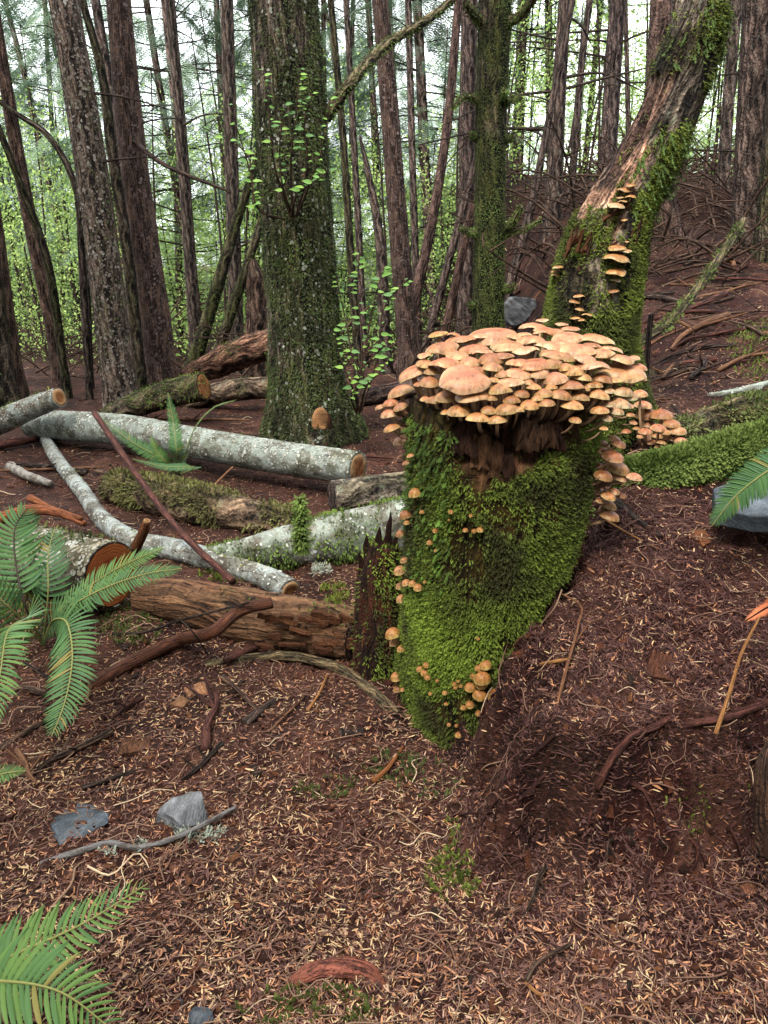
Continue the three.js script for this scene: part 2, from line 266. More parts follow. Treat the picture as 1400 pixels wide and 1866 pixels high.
{
  const nu = 200, nv = 130, pos = [], uv = [], col = [], idx = [], W = nu + 1, y0 = -0.12;
  for (let j = 0; j <= nv; j++) for (let i = 0; i <= nu; i++) {
    const th = ((i % nu) / nu) * 2 * Math.PI - Math.PI, y = lerp(y0, STOP + 0.02 * N3(th * 4, 6.6, 1.2), j / nv), r = stumpR(th, y);
    pos.push(SX + r * Math.sin(th), y, SZ + r * Math.cos(th)); uv.push(i / nu * 3, y / 0.4);
    const b = bareMask(th, y), gr = sst(0.34, 0.24, y), e = 0.5 + 0.5 * fbm(th * 8, y * 12, 4, 3);
    const wood = mix3(mix3([0.17, 0.11, 0.085], [0.46, 0.36, 0.27], sst(0.48, 0.75, e)), [0.5, 0.42, 0.36], gr), mos = mix3([0.14, 0.12, 0.05], [0.1, 0.14, 0.03], e);
    const c = mix3(mos, wood, b); col.push(...c);
  }
  for (let j = 0; j < nv; j++) for (let i = 0; i < nu; i++) { const a = j * W + i; idx.push(a, a + 1, a + W, a + 1, a + W + 1, a + W); }
  for (let q = 0; q < 6; q++) { // broken, uneven top
    const b = pos.length / 3 - (q ? W : 0), f0 = 1 - (q + 1) / 6;
    const from = q ? b : nv * W;
    for (let i = 0; i <= nu; i++) { const th = ((i % nu) / nu) * 2 * Math.PI - Math.PI, r = stumpR(th, STOP) * f0; pos.push(SX + r * Math.sin(th), STOP - 0.015 + 0.02 * N3(Math.sin(th) * f0 * 7, 3, Math.cos(th) * f0 * 7), SZ + r * Math.cos(th)); uv.push(i / nu * 3, 1 + q * 0.1); col.push(0.3, 0.18, 0.13); }
    const to = pos.length / 3 - W; for (let i = 0; i < nu; i++) idx.push(from + i, from + i + 1, to + i, from + i + 1, to + i + 1, to + i);
  }
  stumpGeo = build(pos, idx, uv, col);
  part(stump, 'trunk', stumpGeo, M.wood);
  // square chunks of sound wood left standing in the rotted hollow, and flaking bits
  const blocks = [[965, 790, 40, 58, 0.03], [1012, 797, 36, 46, 0.022], [832, 806, 46, 62, 0.03], [872, 832, 34, 64, 0.02], [905, 850, 26, 70, 0.018], [930, 862, 24, 50, 0.015], [1040, 808, 24, 40, 0.02], [798, 812, 20, 60, 0.02]];
  blocks.forEach(([px, py, w, hh, dz], i) => {
    const t = 1.36, c = P(px, py, t), th = Math.atan2(c.x - SX, 0.18), g = new THREE.BoxGeometry(w * t / F, hh * t / F, dz * 1.7, 5, 8, 3), p = g.attributes.position;
    for (let k = 0; k < p.count; k++) { const x = p.getX(k), y = p.getY(k), z = p.getZ(k); p.setXYZ(k, x * (1 - 0.25 * clamp(y * 20)) + 0.009 * N3(x * 60 + i * 9, y * 30, z * 60), y + 0.012 * N3(x * 90 + i * 5, 3, z * 90), z + 0.012 * N3(x * 80 + i * 3, y * 40, z * 50)); }
    g.rotateY(th * 0.8); const rr = SR - dz * 0.35 - 0.016; g.translate(SX + rr * Math.sin(th), c.y, SZ + rr * Math.cos(th)); g.computeVertexNormals();
    const tone = [[0.22, 0.17, 0.12], [0.28, 0.22, 0.16], [0.13, 0.085, 0.065], [0.52, 0.42, 0.29], [0.36, 0.28, 0.2], [0.19, 0.13, 0.1], [0.14, 0.08, 0.06], [0.1, 0.055, 0.045]][i];
    part(stump, 'wood_chunk', g, std(T.wood, tone, 0.9, 0.008));
  });
  mossOn(stump, stumpGeo, 190000, 11, (p, n) => {
    if (p.y > STOP - 0.03 || n.z < -0.55) return 0; if (p.y < h(p.x, p.z) - 0.01) return 0;
    const th = Math.atan2(p.x - SX, p.z - SZ); if (bareMask(th, p.y) > 0.3) return 0.015;
    const gap = sst(-0.2, 0.06, fbm(p.x * 9, p.y * 8, p.z * 9, 4) + 0.12 * N3(p.x * 40, p.y * 40, p.z * 40)); return lerp(0.1, 1, gap);
  }, { size: 0.0098, droop: 0.4, dark: [0.045, 0.046, 0.014], light: [0.2, 0.275, 0.034], patch: 6 });
  // long hanging moss on the left shoulder and at the rims
  mossOn(stump, stumpGeo, 9000, 12, (p, n) => { const th = Math.atan2(p.x - SX, p.z - SZ); return (th < -0.62 && th > -1.7 ? 0.85 * sst(0.3, 0.5, p.y) : th > 0.95 && th < 1.9 ? 0.6 * sst(0.42, 0.55, p.y) : 0) * (p.y < STOP - 0.02 ? 1 : 0); }, { size: 0.022, strand: true, droop: 1.5, dark: [0.05, 0.085, 0.016], light: [0.15, 0.27, 0.04] });
}

// ---------------------------------------------------------------- mushrooms
function capGeo(seed, hgt, pw, wav, umbo = 0) {
  const R = rng(seed), nu = 40, nr = 11, ph = [R() * 6, R() * 6, R() * 6], top = { pos: [], idx: [], col: [] }, und = { pos: [], idx: [] };
  const edge = th => 1 + 0.035 * Math.sin(2 * th + ph[0]) + 0.03 * wav * 8 * Math.sin(3 * th + ph[1]) * 0.4 + 0.012 * Math.sin(7 * th + ph[2]);
  const lift = th => wav * (Math.sin(2 * th + ph[1]) * 0.7 + Math.sin(3 * th + ph[2]) * 0.6 + 0.3 * Math.sin(5 * th + ph[0]));
  const prof = r => hgt * Math.pow(1 - Math.pow(r, pw), 0.62) + umbo * Math.exp(-r * r * 14);
  for (let j = 0; j <= nr + 2; j++) for (let i = 0; i < nu; i++) {
    const th = i / nu * Math.PI * 2, r = j <= nr ? j / nr : j === nr + 1 ? 0.985 : 0.93, e = edge(th) * r;
    const y = (j <= nr ? prof(r) : j === nr + 1 ? -0.035 : -0.015) + lift(th) * r * r * r;
    top.pos.push(e * Math.cos(th), y, e * Math.sin(th));
    const g = 0.5 + 0.5 * fbm(e * Math.cos(th) * 2.2 + seed, e * Math.sin(th) * 2.2, 3, 3), k = clamp(r * 1.15 - 0.25 + 0.55 * (g - 0.5));
    const c = mix3(mix3([0.38, 0.14, 0.065], [0.44, 0.228, 0.11], k), [0.55, 0.37, 0.21], sst(0.86, 0.97, r + 0.14 * (g - 0.5))), f = 0.95 + 0.7 * (g - 0.5); top.col.push(c[0] * f, c[1] * f, c[2] * f);
  }
  for (let j = 0; j < nr + 2; j++) for (let i = 0; i < nu; i++) { const a = j * nu + i, b = j * nu + (i + 1) % nu; top.idx.push(a, b, a + nu, b, b + nu, a + nu); }
  const gn = 80, ring = [0.94, 0.8, 0.5, 0.16];
  ring.forEach((r, j) => { for (let i = 0; i < gn; i++) { const th = i / gn * Math.PI * 2, e = edge(th) * r, fl = (i % 2 ? -0.018 : 0.022) * (j === 3 ? 0 : 1); und.pos.push(e * Math.cos(th), hgt * 0.5 * (1 - r) - 0.02 + fl + lift(th) * r * r * r, e * Math.sin(th)); } });
  for (let j = 0; j < 3; j++) for (let i = 0; i < gn; i++) { const a = j * gn + i, b = j * gn + (i + 1) % gn; und.idx.push(a, a + gn, b, b, a + gn, b + gn); }
  const cu = []; for (let i = 0; i < top.pos.length; i += 3) cu.push(0.5 + top.pos[i] * 0.42, 0.5 + top.pos[i + 2] * 0.42);
  return [build(top.pos, top.idx, cu, top.col), build(und.pos, und.idx)];
}
const CAPS = { flat: [], dome: [], round: [] };
for (let i = 0; i < 8; i++) CAPS.flat.push(capGeo(100 + i, 0.36, 2.6, 0.06 + 0.02 * (i % 4), i % 2 ? 0.05 : 0));
for (let i = 0; i < 8; i++) CAPS.dome.push(capGeo(200 + i, 0.6, 2.1, 0.014 + 0.008 * (i % 3), i % 3 ? 0.06 : 0));
for (let i = 0; i < 5; i++) CAPS.round.push(capGeo(300 + i, 0.92, 2.2, 0.008));
const CAPM = [[1.08, 1.05, 1.1], [0.95, 0.85, 0.8], [0.88, 0.88, 0.78], [1.1, 1.12, 1.1], [0.95, 0.78, 0.68], [0.72, 0.62, 0.52], [1.12, 1.2, 1.25], [1.05, 1.12, 1.05]].map(c => { const m = M.cap.clone(); m.color.setRGB(...c); return m; });
const CAPTAN = [[0.95, 1.02, 0.82], [0.8, 0.85, 0.66], [1.05, 1.05, 0.8], [0.7, 0.66, 0.5]].map(c => { const m = M.cap.clone(); m.color.setRGB(...c); return m; });
const CAPGOLD = [[0.9, 0.97, 0.6], [0.84, 0.86, 0.5]].map(c => { const m = M.cap.clone(); m.color.setRGB(...c); return m; });
const CAPPALE = [[0.98, 1.25, 1.3]].map(c => { const m = M.cap.clone(); m.color.setRGB(...c); return m; });
let mushSeed = 1;
function mushroom(c, r, anchor, kind, mats, tilt, label, group, fixed) {
  const R = rng(7000 + mushSeed++), set = CAPS[kind], [cg, ug] = set[fixed ?? Math.floor(R() * set.length)], hcap = { flat: 0.36, dome: 0.6, round: 0.92 }[kind];
  const up = new V3((R() - 0.5) * 0.26, 1, (R() - 0.5) * 0.26).add(tilt ?? new V3()).normalize();
  const base = c.clone().addScaledVector(up, -hcap * r * 0.45);
  const o = thing('mushroom', label, 'mushroom', anchor.clone(), group);
  const cap = new THREE.Mesh(cg, mats[Math.floor(R() * mats.length)]); cap.name = 'cap'; shade(cap);
  cap.quaternion.setFromUnitVectors(new V3(0, 1, 0), up); cap.rotateY(fixed != null ? 0 : R() * 6.28); cap.scale.set(r, r * (0.92 + 0.16 * R()), r); cap.position.copy(base).sub(anchor); o.add(cap);
  const gl = new THREE.Mesh(ug, M.gills); gl.name = 'gills'; shade(gl); cap.add(gl);
  const top = base.clone().addScaledVector(up, hcap * r * 0.3), mid = anchor.clone().lerp(base, 0.5).addScaledVector(new V3(base.x - anchor.x, 0, base.z - anchor.z), 0.22), sr = clamp(r * 0.17, 0.0012, 0.0055);
  const g = tube([anchor, mid, top], [sr * 1.15, sr, sr], { nu: 8, nv: 7, caps: false, color: (p, n, th, v) => { const k = sst(0.15, 0.8, v + 0.2 * N3(p.x * 300, p.y * 300, p.z * 300)); return mix3([0.11, 0.05, 0.03], [0.42, 0.26, 0.14], k); } });
  part(o, 'stem', g, M.stem); return o;
}
const ORD = ['first', 'second', 'third', 'fourth', 'fifth', 'sixth', 'seventh', 'eighth', 'ninth', 'tenth', 'eleventh', 'twelfth', 'thirteenth', 'fourteenth', 'fifteenth', 'sixteenth', 'seventeenth', 'eighteenth', 'nineteenth', 'twentieth'];
const ordinal = i => i < 20 ? ORD[i] : i < 29 ? 'twenty-' + ORD[i - 20] : i === 29 ? 'thirtieth' : 'thirty-' + ORD[i - 30];
{
  const main = [[799,608,34],[826,609,22],[838,618,50],[898,610,77],[927,629,58],[863,634,48],[805,632,56],[774,646,24],[834,646,40],[856,657,35],[895,652,43],[811,660,56],[751,677,54],[776,661,32],[787,675,27],[848,688,90],[899,668,35],[783,694,36],[946,679,44],[915,680,24],[900,691,20],[932,694,46],[911,708,42],[863,718,60],[812,721,38],[792,727,30],[775,726,18],[836,746,40],[813,750,18],[872,759,40],[906,763,33],[891,746,26],[924,743,40],[943,745,24],[896,725,20],[952,716,27],[933,727,28],[966,736,32],[971,662,56],[935,660,24],[984,679,34],[962,695,24],[973,703,25],[991,715,31],[979,725,21],[972,594,46],[995,601,40],[952,609,32],[968,619,48],[958,636,46],[1003,630,50],[995,733,32],
    [989,583,22],[1024,591,22],[1040,598,30],[1018,602,20],[994,603,38],[1036,614,54],[1090,618,54],[1055,635,64],[1116,635,36],[1081,629,30],[1031,650,34],[1126,651,54],[1156,651,20],[1080,665,55],[1008,661,33],[1044,674,37],[1011,687,42],[1135,675,74],[1163,668,30],[1161,688,32],[1097,689,38],[1062,686,32],[1040,701,48],[1066,708,18],[1075,701,22],[1022,718,39],[1057,722,32],[1091,718,37],[1111,712,24],[1043,736,38],[1093,746,30],[1108,736,20],[1135,711,34],[1130,733,38],[1147,720,30],[1123,747,28],[1049,764,21],[1106,761,21],[1101,780,15],
    [870,674,30],[915,648,40],[1010,645,46],[1062,652,44],[1100,642,40],[1120,690,30],[1085,700,26],[950,660,36],[880,640,34],[838,668,26],[1030,668,26],[1005,704,20],[820,700,26],[765,700,20],[884,700,24],[1020,625,40],[1075,612,30],[870,612,36],[935,612,36]];
  const rows = [[0, 627, 'top tier'], [627, 658, 'upper tier'], [658, 686, 'third tier'], [686, 716, 'fourth tier'], [716, 740, 'fifth tier'], [740, 800, 'lowest fringe']];
  for (const [a, b, tier] of rows) {
    const sel = main.filter(m => m[1] >= a && m[1] < b).sort((p, q) => p[0] - q[0]);
    sel.forEach(([px, py, w], i) => {
      let t = table([[583, 1.73], [600, 1.64], [615, 1.53], [640, 1.425], [665, 1.385], [690, 1.365], [730, 1.34], [765, 1.33]], py); const e = (px - 950) / 225; t += 0.13 * Math.pow(Math.abs(e), 2.4) * sst(600, 690, py);
      if (w === 90) t -= 0.028; const c = P(px, py, t), r = w / 2 * t / F * (w === 90 ? 1.02 : 1.16), big = w >= 44 || py < 650;
      let dx = c.x - SX, dz = c.z - SZ, L = Math.hypot(dx, dz), k = Math.min(0.95, 0.14 / Math.max(L, 1e-3));
      const an = new V3(SX + dx * k, Math.min(STOP - 0.02, c.y - 0.045), SZ + dz * k); if (L < 0.13) an.set(c.x, STOP - 0.03, c.z);
      let tilt = new V3(dx, 0, dz).multiplyScalar(0.25), label = `${ordinal(i)} cap from the left in the ${tier} of the stump-top mushroom cluster`, fixed;
      if (w === 90) { tilt = new V3(-0.08, 0, 0.5); fixed = 3; label = 'largest wavy orange cap tipped toward the viewer at the stump cluster front'; }
      if (px === 751) { tilt = new V3(-0.45, 0, 0.2); }
      if (px === 799) label = 'plain yellow-tan cap raised at the upper left corner of the stump cluster';
      if (px === 898 && w === 77) { label = 'broad flat pink-orange cap topping the back left of the stump cluster'; tilt = new V3(0, 0, 0.02); }
      if (w === 74) label = 'broad orange cap jutting out at the right rim of the stump cluster';
      if (px === 1049 && w === 21) label = 'tiny long-stemmed cap standing alone below the stump cluster before bare wood';
      const mats = px === 799 ? CAPGOLD : px > 1105 && py > 705 ? CAPPALE : big ? CAPM : py > 700 ? CAPTAN : CAPM.concat(CAPTAN);
      mushroom(c, r, an, big && py < 725 ? 'flat' : 'dome', mats, tilt, label, 'mushrooms crowning the stump', fixed);
    });
  }
  const onStump = (list, kind, mats, where, group) => list.sort((p, q) => p[1] - q[1]).forEach(([px, py, w], i) => {
    const rr = ray(px, py), o = new V3(0, EYE, 0); let t = null;
    for (let s = 1; s < 1.9; s += 0.004) { const x = rr.x * s, y = EYE + rr.y * s, z = rr.z * s, th = Math.atan2(x - SX, z - SZ); if (Math.hypot(x - SX, z - SZ) < stumpR(th, clamp(y, -0.1, 0.69)) + 0.012) { t = s; break; } }
    if (t === null) { t = -SZ / -rr.z + 0.03 - 0.05 * ((i * 7) % 5) / 5 - (px > 1080 ? 0.1 : 0); }
    const c = P(px, py, t), r = w / 2 * t / F * 1.05, th = Math.atan2(c.x - SX, c.z - SZ), y = clamp(c.y - Math.min(0.05, r * 1.6), -0.05, 0.66), q = stumpR(th, y) - 0.004;
    const an = new V3(SX + q * Math.sin(th), y, SZ + q * Math.cos(th)), out = new V3(Math.sin(th), 0, Math.cos(th));
    if (c.clone().sub(an).dot(out) < r * 0.8) c.addScaledVector(out, r * 0.6);
    mushroom(c, r, an, kind, mats, out.multiplyScalar(0.28), `${ordinal(i)} mushroom from the top ${where}`, group);
  });
  onStump([[729,711,48],[711,732,28],[692,741,20],[729,740,28],[708,752,32],[731,752,26],[713,778,30],[732,776,26],[734,800,37],[732,831,19],[748,829,15],[741,842,18]], 'dome', CAPTAN.concat(CAPM), 'in the tight bunch hanging off the stump\'s upper left shoulder', 'mushrooms on the stump\'s left shoulder');
  onStump([[756,897,25],[738,937,22],[741,951,13],[730,971,20],[769,932,10],[728,1038,24],[737,1020,16],[729,1067,17],[740,1061,17],[752,1062,16],[762,1069,19],[775,1060,8],[731,1090,20],[724,1152,29],[718,1169,20],[731,1181,17],[722,1231,23],[725,1254,19],[734,1256,9]], 'round', CAPGOLD.concat(CAPTAN), 'down the stump\'s left mossy edge', 'mushrooms down the stump\'s left edge');
  onStump([[765,1218,14],[777,1211,13],[774,1225,15],[779,1233,13],[797,1240,7],[785,1263,9],[811,1262,10],[813,1282,8],[828,1246,9],[835,1241,7],[830,1252,9],[839,1249,9],[818,1320,8],[832,1322,7],[836,1338,14]], 'round', CAPGOLD, 'among the tiny buttons at the stump\'s mossy foot', 'tiny buttons at the stump foot');
  onStump([[885,1210,22],[873,1216,15],[880,1229,30],[862,1231,12],[877,1244,23],[857,1251,21],[876,1260,26],[903,1260,29],[890,1280,19],[856,1283,17],[845,1289,11],[873,1299,13],[890,1303,20],[884,1293,10],[886,1317,17],[899,1335,29],[877,1343,18],[895,1363,19],[892,1386,13]], 'round', CAPGOLD, 'in the glossy round bunch low between moss and bank', 'round mushrooms at the stump foot beside the bank');
  onStump([[822,932,10],[818,947,5],[858,939,8],[794,966,12],[848,965,11],[864,967,10],[875,964,14],[783,988,12],[795,1002,9],[871,1163,8]], 'round', CAPGOLD, 'among the tiny specks on the stump\'s mossy face', 'tiny mushrooms on the stump face');
  onStump([[1122,799,25],[1129,807,28],[1099,808,27],[1118,829,42],[1097,819,26],[1127,849,50],[1094,849,22],[1101,865,34],[1129,868,34],[1157,868,30],[1093,893,14],[1120,894,22],[1110,902,28],[1134,902,18],[1110,918,32],[1094,912,16],[1112,937,38]], 'dome', CAPM.concat(CAPTAN), 'in the stack on the stump\'s right side above the bank', 'stacked mushrooms on the stump\'s right side');
}

// ---------------------------------------------------------------- trees
const mossTone = { g: [0.1, 0.13, 0.035], b: [0.13, 0.12, 0.06] };
// pts: [px, py, width px] from the foot up, all at depth d; the trunk goes on into the soil and up past the frame
function trunkPath(pts, d, lean = 0) {
  const q = pts.map(([px, py, w], i) => { const dd = d + lean * i / Math.max(1, pts.length - 1), p = PZ(px, py, dd); return [p, w / 2 * (p.distanceTo(new V3(0, EYE, 0)) / ray(px, py).length()) / F]; });
  const path = q.map(a => a[0]), rad = q.map(a => a[1]), n = path.length;
  const up = path[n - 1].clone().sub(path[n - 2]).normalize(), dn = path[0].clone().sub(path[1]).normalize();
  const gy = h(path[0].x, path[0].z), k = (path[0].y - gy + 0.12) / Math.max(0.3, -dn.y);
  if (k > 0.01) { path.unshift(path[0].clone().addScaledVector(dn, k)); rad.unshift(rad[0] * 1.22); }
  return { path, rad, up };
}
function tree(name, label, pts, d, mat, o = {}) {
  const tint = [...(o.tint ?? [1, 1, 1])], { moss = 0, mossDir = null, nu = 20, nv = 60, grow = 2.6, group, lean = 0, rough = 0.06, broken = false, mossCount = 0, mossSize = 0.012, small = true, light, dark } = o;
  { const g = (tint[0] + tint[1] + tint[2]) / 3; for (let i = 0; i < 3; i++) tint[i] = lerp(tint[i], g * [1.04, 1, 0.93][i], 0.45); }
  const { path, rad, up } = trunkPath(pts, d, lean);
  if (!broken) { path.push(path[path.length - 1].clone().addScaledVector(up, grow)); rad.push(rad[rad.length - 1] * 0.8); }
  const base = path[0].clone(); base.y = h(base.x, base.z); const T0 = thing(name, label, 'tree', base, group), sd = base.x * 13 + base.z * 7;
  const mm = (p, n) => moss * sst(-0.25, 0.2, fbm(p.x * 5 + sd, p.y * 2.6, p.z * 5, 4) + (moss - 0.5) * 0.55 + 0.25 * N3(p.x * 23, p.y * 16, p.z * 23));
  const g = tube(path, rad, { nu, nv, disp: (th, v, p) => rough * (fbm(Math.sin(th) * 2.2 + sd, p.y * 3, Math.cos(th) * 2.2, 4) + 0.5 * N3(th * 8, p.y * 5 + sd, 2)) + (1 - sst(0, 0.28, p.y - base.y)) * 0.22 * (0.6 + 0.6 * Math.cos(th * 4 + sd)), tile: 0.3,
    color: (p, n, th, v) => { const e = 0.75 + 0.7 * fbm(p.x * 8 + sd, p.y * 5, p.z * 8, 3); const m = mm(p, n); return mix3([tint[0] * e, tint[1] * e, tint[2] * e], [mossTone.g[0] * 1.6 * e, mossTone.g[1] * 1.6 * e, mossTone.g[2] * 1.6 * e], m); } });
  part(T0, 'trunk', g, mat);
  if (o.scales) crust(T0, g, o.scales, 600 + Math.round(Math.abs(sd)), o.scaleTones ?? [[0.07, 0.055, 0.045], [0.13, 0.1, 0.08], [0.17, 0.14, 0.11], [0.34, 0.33, 0.28]], o.scaleSize ?? 0.0075, (p, n) => n.z > -0.4 && p.y < 3.4 ? 1 : 0);
  if (mossCount) mossOn(T0, g, mossCount, 100 + Math.round(Math.abs(sd * 10)), (p, n) => (p.y < base.y || p.y > 3.2 || n.z < -0.5) ? 0 : mm(p, n), { size: mossSize, small, droop: 0.8, light: light ?? [0.13, 0.2, 0.045], dark: dark ?? [0.05, 0.07, 0.02], patch: 5 });
  return { T0, path, rad, g, base };
}
// a bare limb through pixel points at the given depths
function limb(parent, pts, w0, w1, mat, o = {}) {
  const path = pts.map(([px, py, d]) => PZ(px, py, d)), s = path[0].distanceTo(new V3(0, EYE, 0)) / F / 2, n = path.length;
  const g = tube(path, path.map((_, i) => lerp(w0, w1, i / (n - 1)) * s), { nu: 8, nv: 10 * (n - 1), tile: 0.2, disp: (th, v, p) => 0.18 * fbm(p.x * 14, p.y * 14, p.z * 14, 3), color: o.flat ? null : () => o.tint ?? [0.6, 0.6, 0.45] });
  const m = part(parent, o.name ?? 'branch', g, mat);
  if (o.moss) mossOn(parent, g, o.moss, 900 + Math.round(path[0].x * 77), () => 0.8, { size: o.size ?? 0.013, small: true, droop: 0.9, light: [0.15, 0.22, 0.05], dark: [0.06, 0.08, 0.02] });
  return m;
}
function deadLimbs(parent, tr, n, seed, mat, y0 = 0.8, y1 = 4, len = 0.7) {   // thin bare side limbs, each a branch
  const R = rng(seed); const c = new THREE.CatmullRomCurve3(tr.path, false, 'centripetal');
  for (let i = 0; i < n; i++) {
    const v = 0.12 + 0.8 * R(), p = c.getPoint(v); if (p.y < y0 || p.y > y1) continue;
    const a = R() * 6.283, L = len * (0.4 + 0.9 * R()), dir = new V3(Math.cos(a), -0.15 + 0.5 * R(), Math.sin(a) * 0.6), r = clamp(0.011 * L + 0.003 * R(), 0.003, 0.02);
    const q = [p, p.clone().addScaledVector(dir, L * 0.45), p.clone().addScaledVector(dir, L)]; q[1].y += 0.06 * (R() - 0.5); q[2].y -= 0.14 * R() * L; q[2].x += 0.1 * (R() - 0.5);
    const gs = [tube(q, [r, r * 0.7, r * 0.3], { nu: 5, nv: 8, tile: 0.2 })];
    for (let k = 0; k < 3; k++) { const w = 0.35 + 0.5 * R(), s = q[0].clone().lerp(q[2], w), e = s.clone().add(new V3(R() - 0.5, R() - 0.7, R() - 0.5).multiplyScalar(L * 0.55)); gs.push(tube([s, s.clone().lerp(e, 0.5).add(new V3(0, 0.02, 0)), e], [r * 0.4, r * 0.3, r * 0.15], { nu: 4, nv: 4, tile: 0.2 })); }
    part(parent, 'branch', mergeGeometries(gs), mat);
  }
}
function scarT(t, px, py) { const r = ray(px, py), o = new V3(0, EYE, 0); let best = 9; const ps = t.g.attributes.position, v = new V3(); for (let i = 0; i < ps.count; i++) { v.fromBufferAttribute(ps, i).sub(o); const k = v.dot(r) / r.lengthSq(); if (v.addScaledVector(r, -k).length() < 0.03 && k < best) best = k; } return best; }
const GREY = [0.62, 0.56, 0.5], REDB = [0.58, 0.46, 0.42], DARKB = [0.52, 0.47, 0.43];
{
  let t;
  t = tree('conifer_tree', 'grey-brown lichen-flecked trunk leaning left, in front of the reddish trunk', [[225, 745, 62], [205, 600, 60], [180, 400, 58], [150, 200, 56], [116, 0, 52]], 4.7, M.bark, { tint: [0.66, 0.58, 0.5], moss: 0.38, mossCount: 7000, nv: 110, nu: 32, scales: 7000, scaleTones: [[0.09, 0.07, 0.055], [0.14, 0.11, 0.09], [0.2, 0.17, 0.14], [0.3, 0.28, 0.24]] });
  deadLimbs(t.T0, t, 5, 3, M.dark, 1.3);
  t = tree('conifer_tree', 'tall reddish-brown trunk behind the lichen-flecked trunk', [[295, 712, 62], [285, 600, 56], [264, 450, 52], [238, 250, 50], [216, 0, 44]], 5.3, M.red, { tint: REDB, nv: 110, nu: 32, scales: 6000, scaleTones: [[0.07, 0.05, 0.045], [0.12, 0.085, 0.075], [0.17, 0.12, 0.105]] });
  deadLimbs(t.T0, t, 8, 4, M.dark, 1.2);
  limb(t.T0, [[232, 245, 5.3], [300, 300, 5.0], [420, 350, 4.9]], 9, 4, M.dark, { flat: true });
  t = tree('conifer_tree', 'slim dark trunk standing between the reddish trunk and the speckled slender trunk', [[358, 645, 24], [347, 480, 22], [333, 280, 21], [310, 0, 18]], 7.6, M.bark, { tint: DARKB, nv: 70 });
  deadLimbs(t.T0, t, 12, 5, M.dark, 0.6, 5, 0.9);
  t = tree('conifer_tree', 'slender speckled trunk just left of the great mossy tree', [[432, 632, 27], [425, 400, 25], [413, 0, 24]], 7, M.bark, { tint: [0.52, 0.468, 0.426], moss: 0.2, nv: 70 });
  deadLimbs(t.T0, t, 12, 6, M.dark, 0.6, 5, 0.9);
  // the great mossy tree with a sawn scar at its foot
  t = tree('mossy_tree', 'thickest mossy tree trunk with an orange saw scar at its foot', [[572, 806, 158], [560, 690, 138], [552, 560, 130], [538, 350, 128], [530, 200, 128], [517, 0, 126]], 3.9, M.bark, { tint: [0.75, 0.7, 0.58], scales: 5000, scaleSize: 0.007, scaleTones: [[0.09, 0.09, 0.06], [0.14, 0.14, 0.1], [0.25, 0.25, 0.2], [0.36, 0.36, 0.3]], moss: 0.8, mossCount: 110000, mossSize: 0.011, nu: 56, nv: 150, rough: 0.09, light: [0.1, 0.14, 0.035], dark: [0.03, 0.04, 0.016] });
  {
    const c = P(583, 767, scarT(t, 583, 767)), g = new THREE.SphereGeometry(1, 20, 14); g.scale(0.042, 0.066, 0.022); g.rotateZ(-0.1); const p = g.attributes.position; for (let i = 0; i < p.count; i++) p.setZ(i, Math.min(p.getZ(i), 0.012) + 0.003 * N3(p.getX(i) * 60, p.getY(i) * 60, 1)); g.computeVertexNormals(); g.rotateY(0.35); g.translate(c.x, c.y, c.z - 0.004);
    part(t.T0, 'saw_scar', g, std(T.rock, [1.1, 0.55, 0.24], 0.8, 0.002), 'bare orange wood where a limb was sawn off');
    const g2 = new THREE.SphereGeometry(1, 20, 14); g2.scale(0.05, 0.085, 0.016); g2.rotateY(0.35); g2.translate(c.x + 0.008, c.y - 0.028, c.z - 0.012); part(t.T0, 'bark_rim', g2, M.root);
  }
  limb(t.T0, [[592, 215, 3.9], [640, 150, 3.9], [700, 85, 4.1], [800, 20, 4.3], [880, -60, 4.5]], 20, 12, M.bark, { tint: [0.52, 0.52, 0.338], moss: 1800 });
  t = tree('conifer_tree', 'dark trunk at the far left edge with a reddish flank', [[28, 742, 46], [10, 620, 44], [-12, 450, 42], [-60, 100, 40]], 4.9, M.red, { tint: [0.52, 0.421, 0.371] });
  t = tree('mossy_pole', 'short mossy trunk foot cut by the left picture edge', [[8, 735, 50], [-10, 600, 46], [-40, 300, 44]], 4.5, M.bark, { tint: [0.52, 0.494, 0.364], moss: 0.6, mossCount: 2500 });
  t = tree('conifer_tree', 'brown leaning trunk second from the left edge', [[115, 712, 27], [92, 580, 26], [60, 430, 25], [25, 240, 24], [0, 90, 22]], 5.7, M.red, { tint: [0.52, 0.418, 0.35], nv: 70 });
  deadLimbs(t.T0, t, 8, 7, M.dark, 0.8);
  t = tree('mossy_pole', 'thin mossy pole bending left across the left edge trunks', [[120, 700, 15], [85, 470, 15], [35, 330, 13], [0, 240, 12], [-60, 100, 10]], 5.2, M.bark, { tint: [0.52, 0.52, 0.347], moss: 0.7, mossCount: 1500 });
  t = tree('mossy_pole', 'forked grey pole rising behind the lichen-flecked trunk\'s left side', [[165, 690, 12], [140, 350, 12], [90, 250, 11], [20, 200, 9]], 5.6, M.bark, { tint: [0.52, 0.495, 0.396], moss: 0.4 });
  t = tree('dead_snag', 'black charred-looking snag left of the lichen-flecked trunk', [[163, 715, 13], [152, 520, 14], [142, 345, 10]], 5.1, M.bark, { tint: [0.52, 0.468, 0.442], broken: true });
  t = tree('conifer_tree', 'black slim trunk squeezed between the lichen-flecked and reddish trunks', [[245, 640, 18], [222, 340, 19], [190, 100, 18], [174, 0, 17]], 7, M.bark, { tint: [0.52, 0.446, 0.446] });
  t = tree('mossy_pole', 'mossy pole hugging the lichen-flecked trunk\'s right side', [[258, 705, 21], [235, 480, 20], [205, 280, 20], [185, 130, 16], [150, 0, 14]], 5.1, M.bark, { tint: [0.52, 0.498, 0.368], moss: 0.5, mossCount: 1500 });
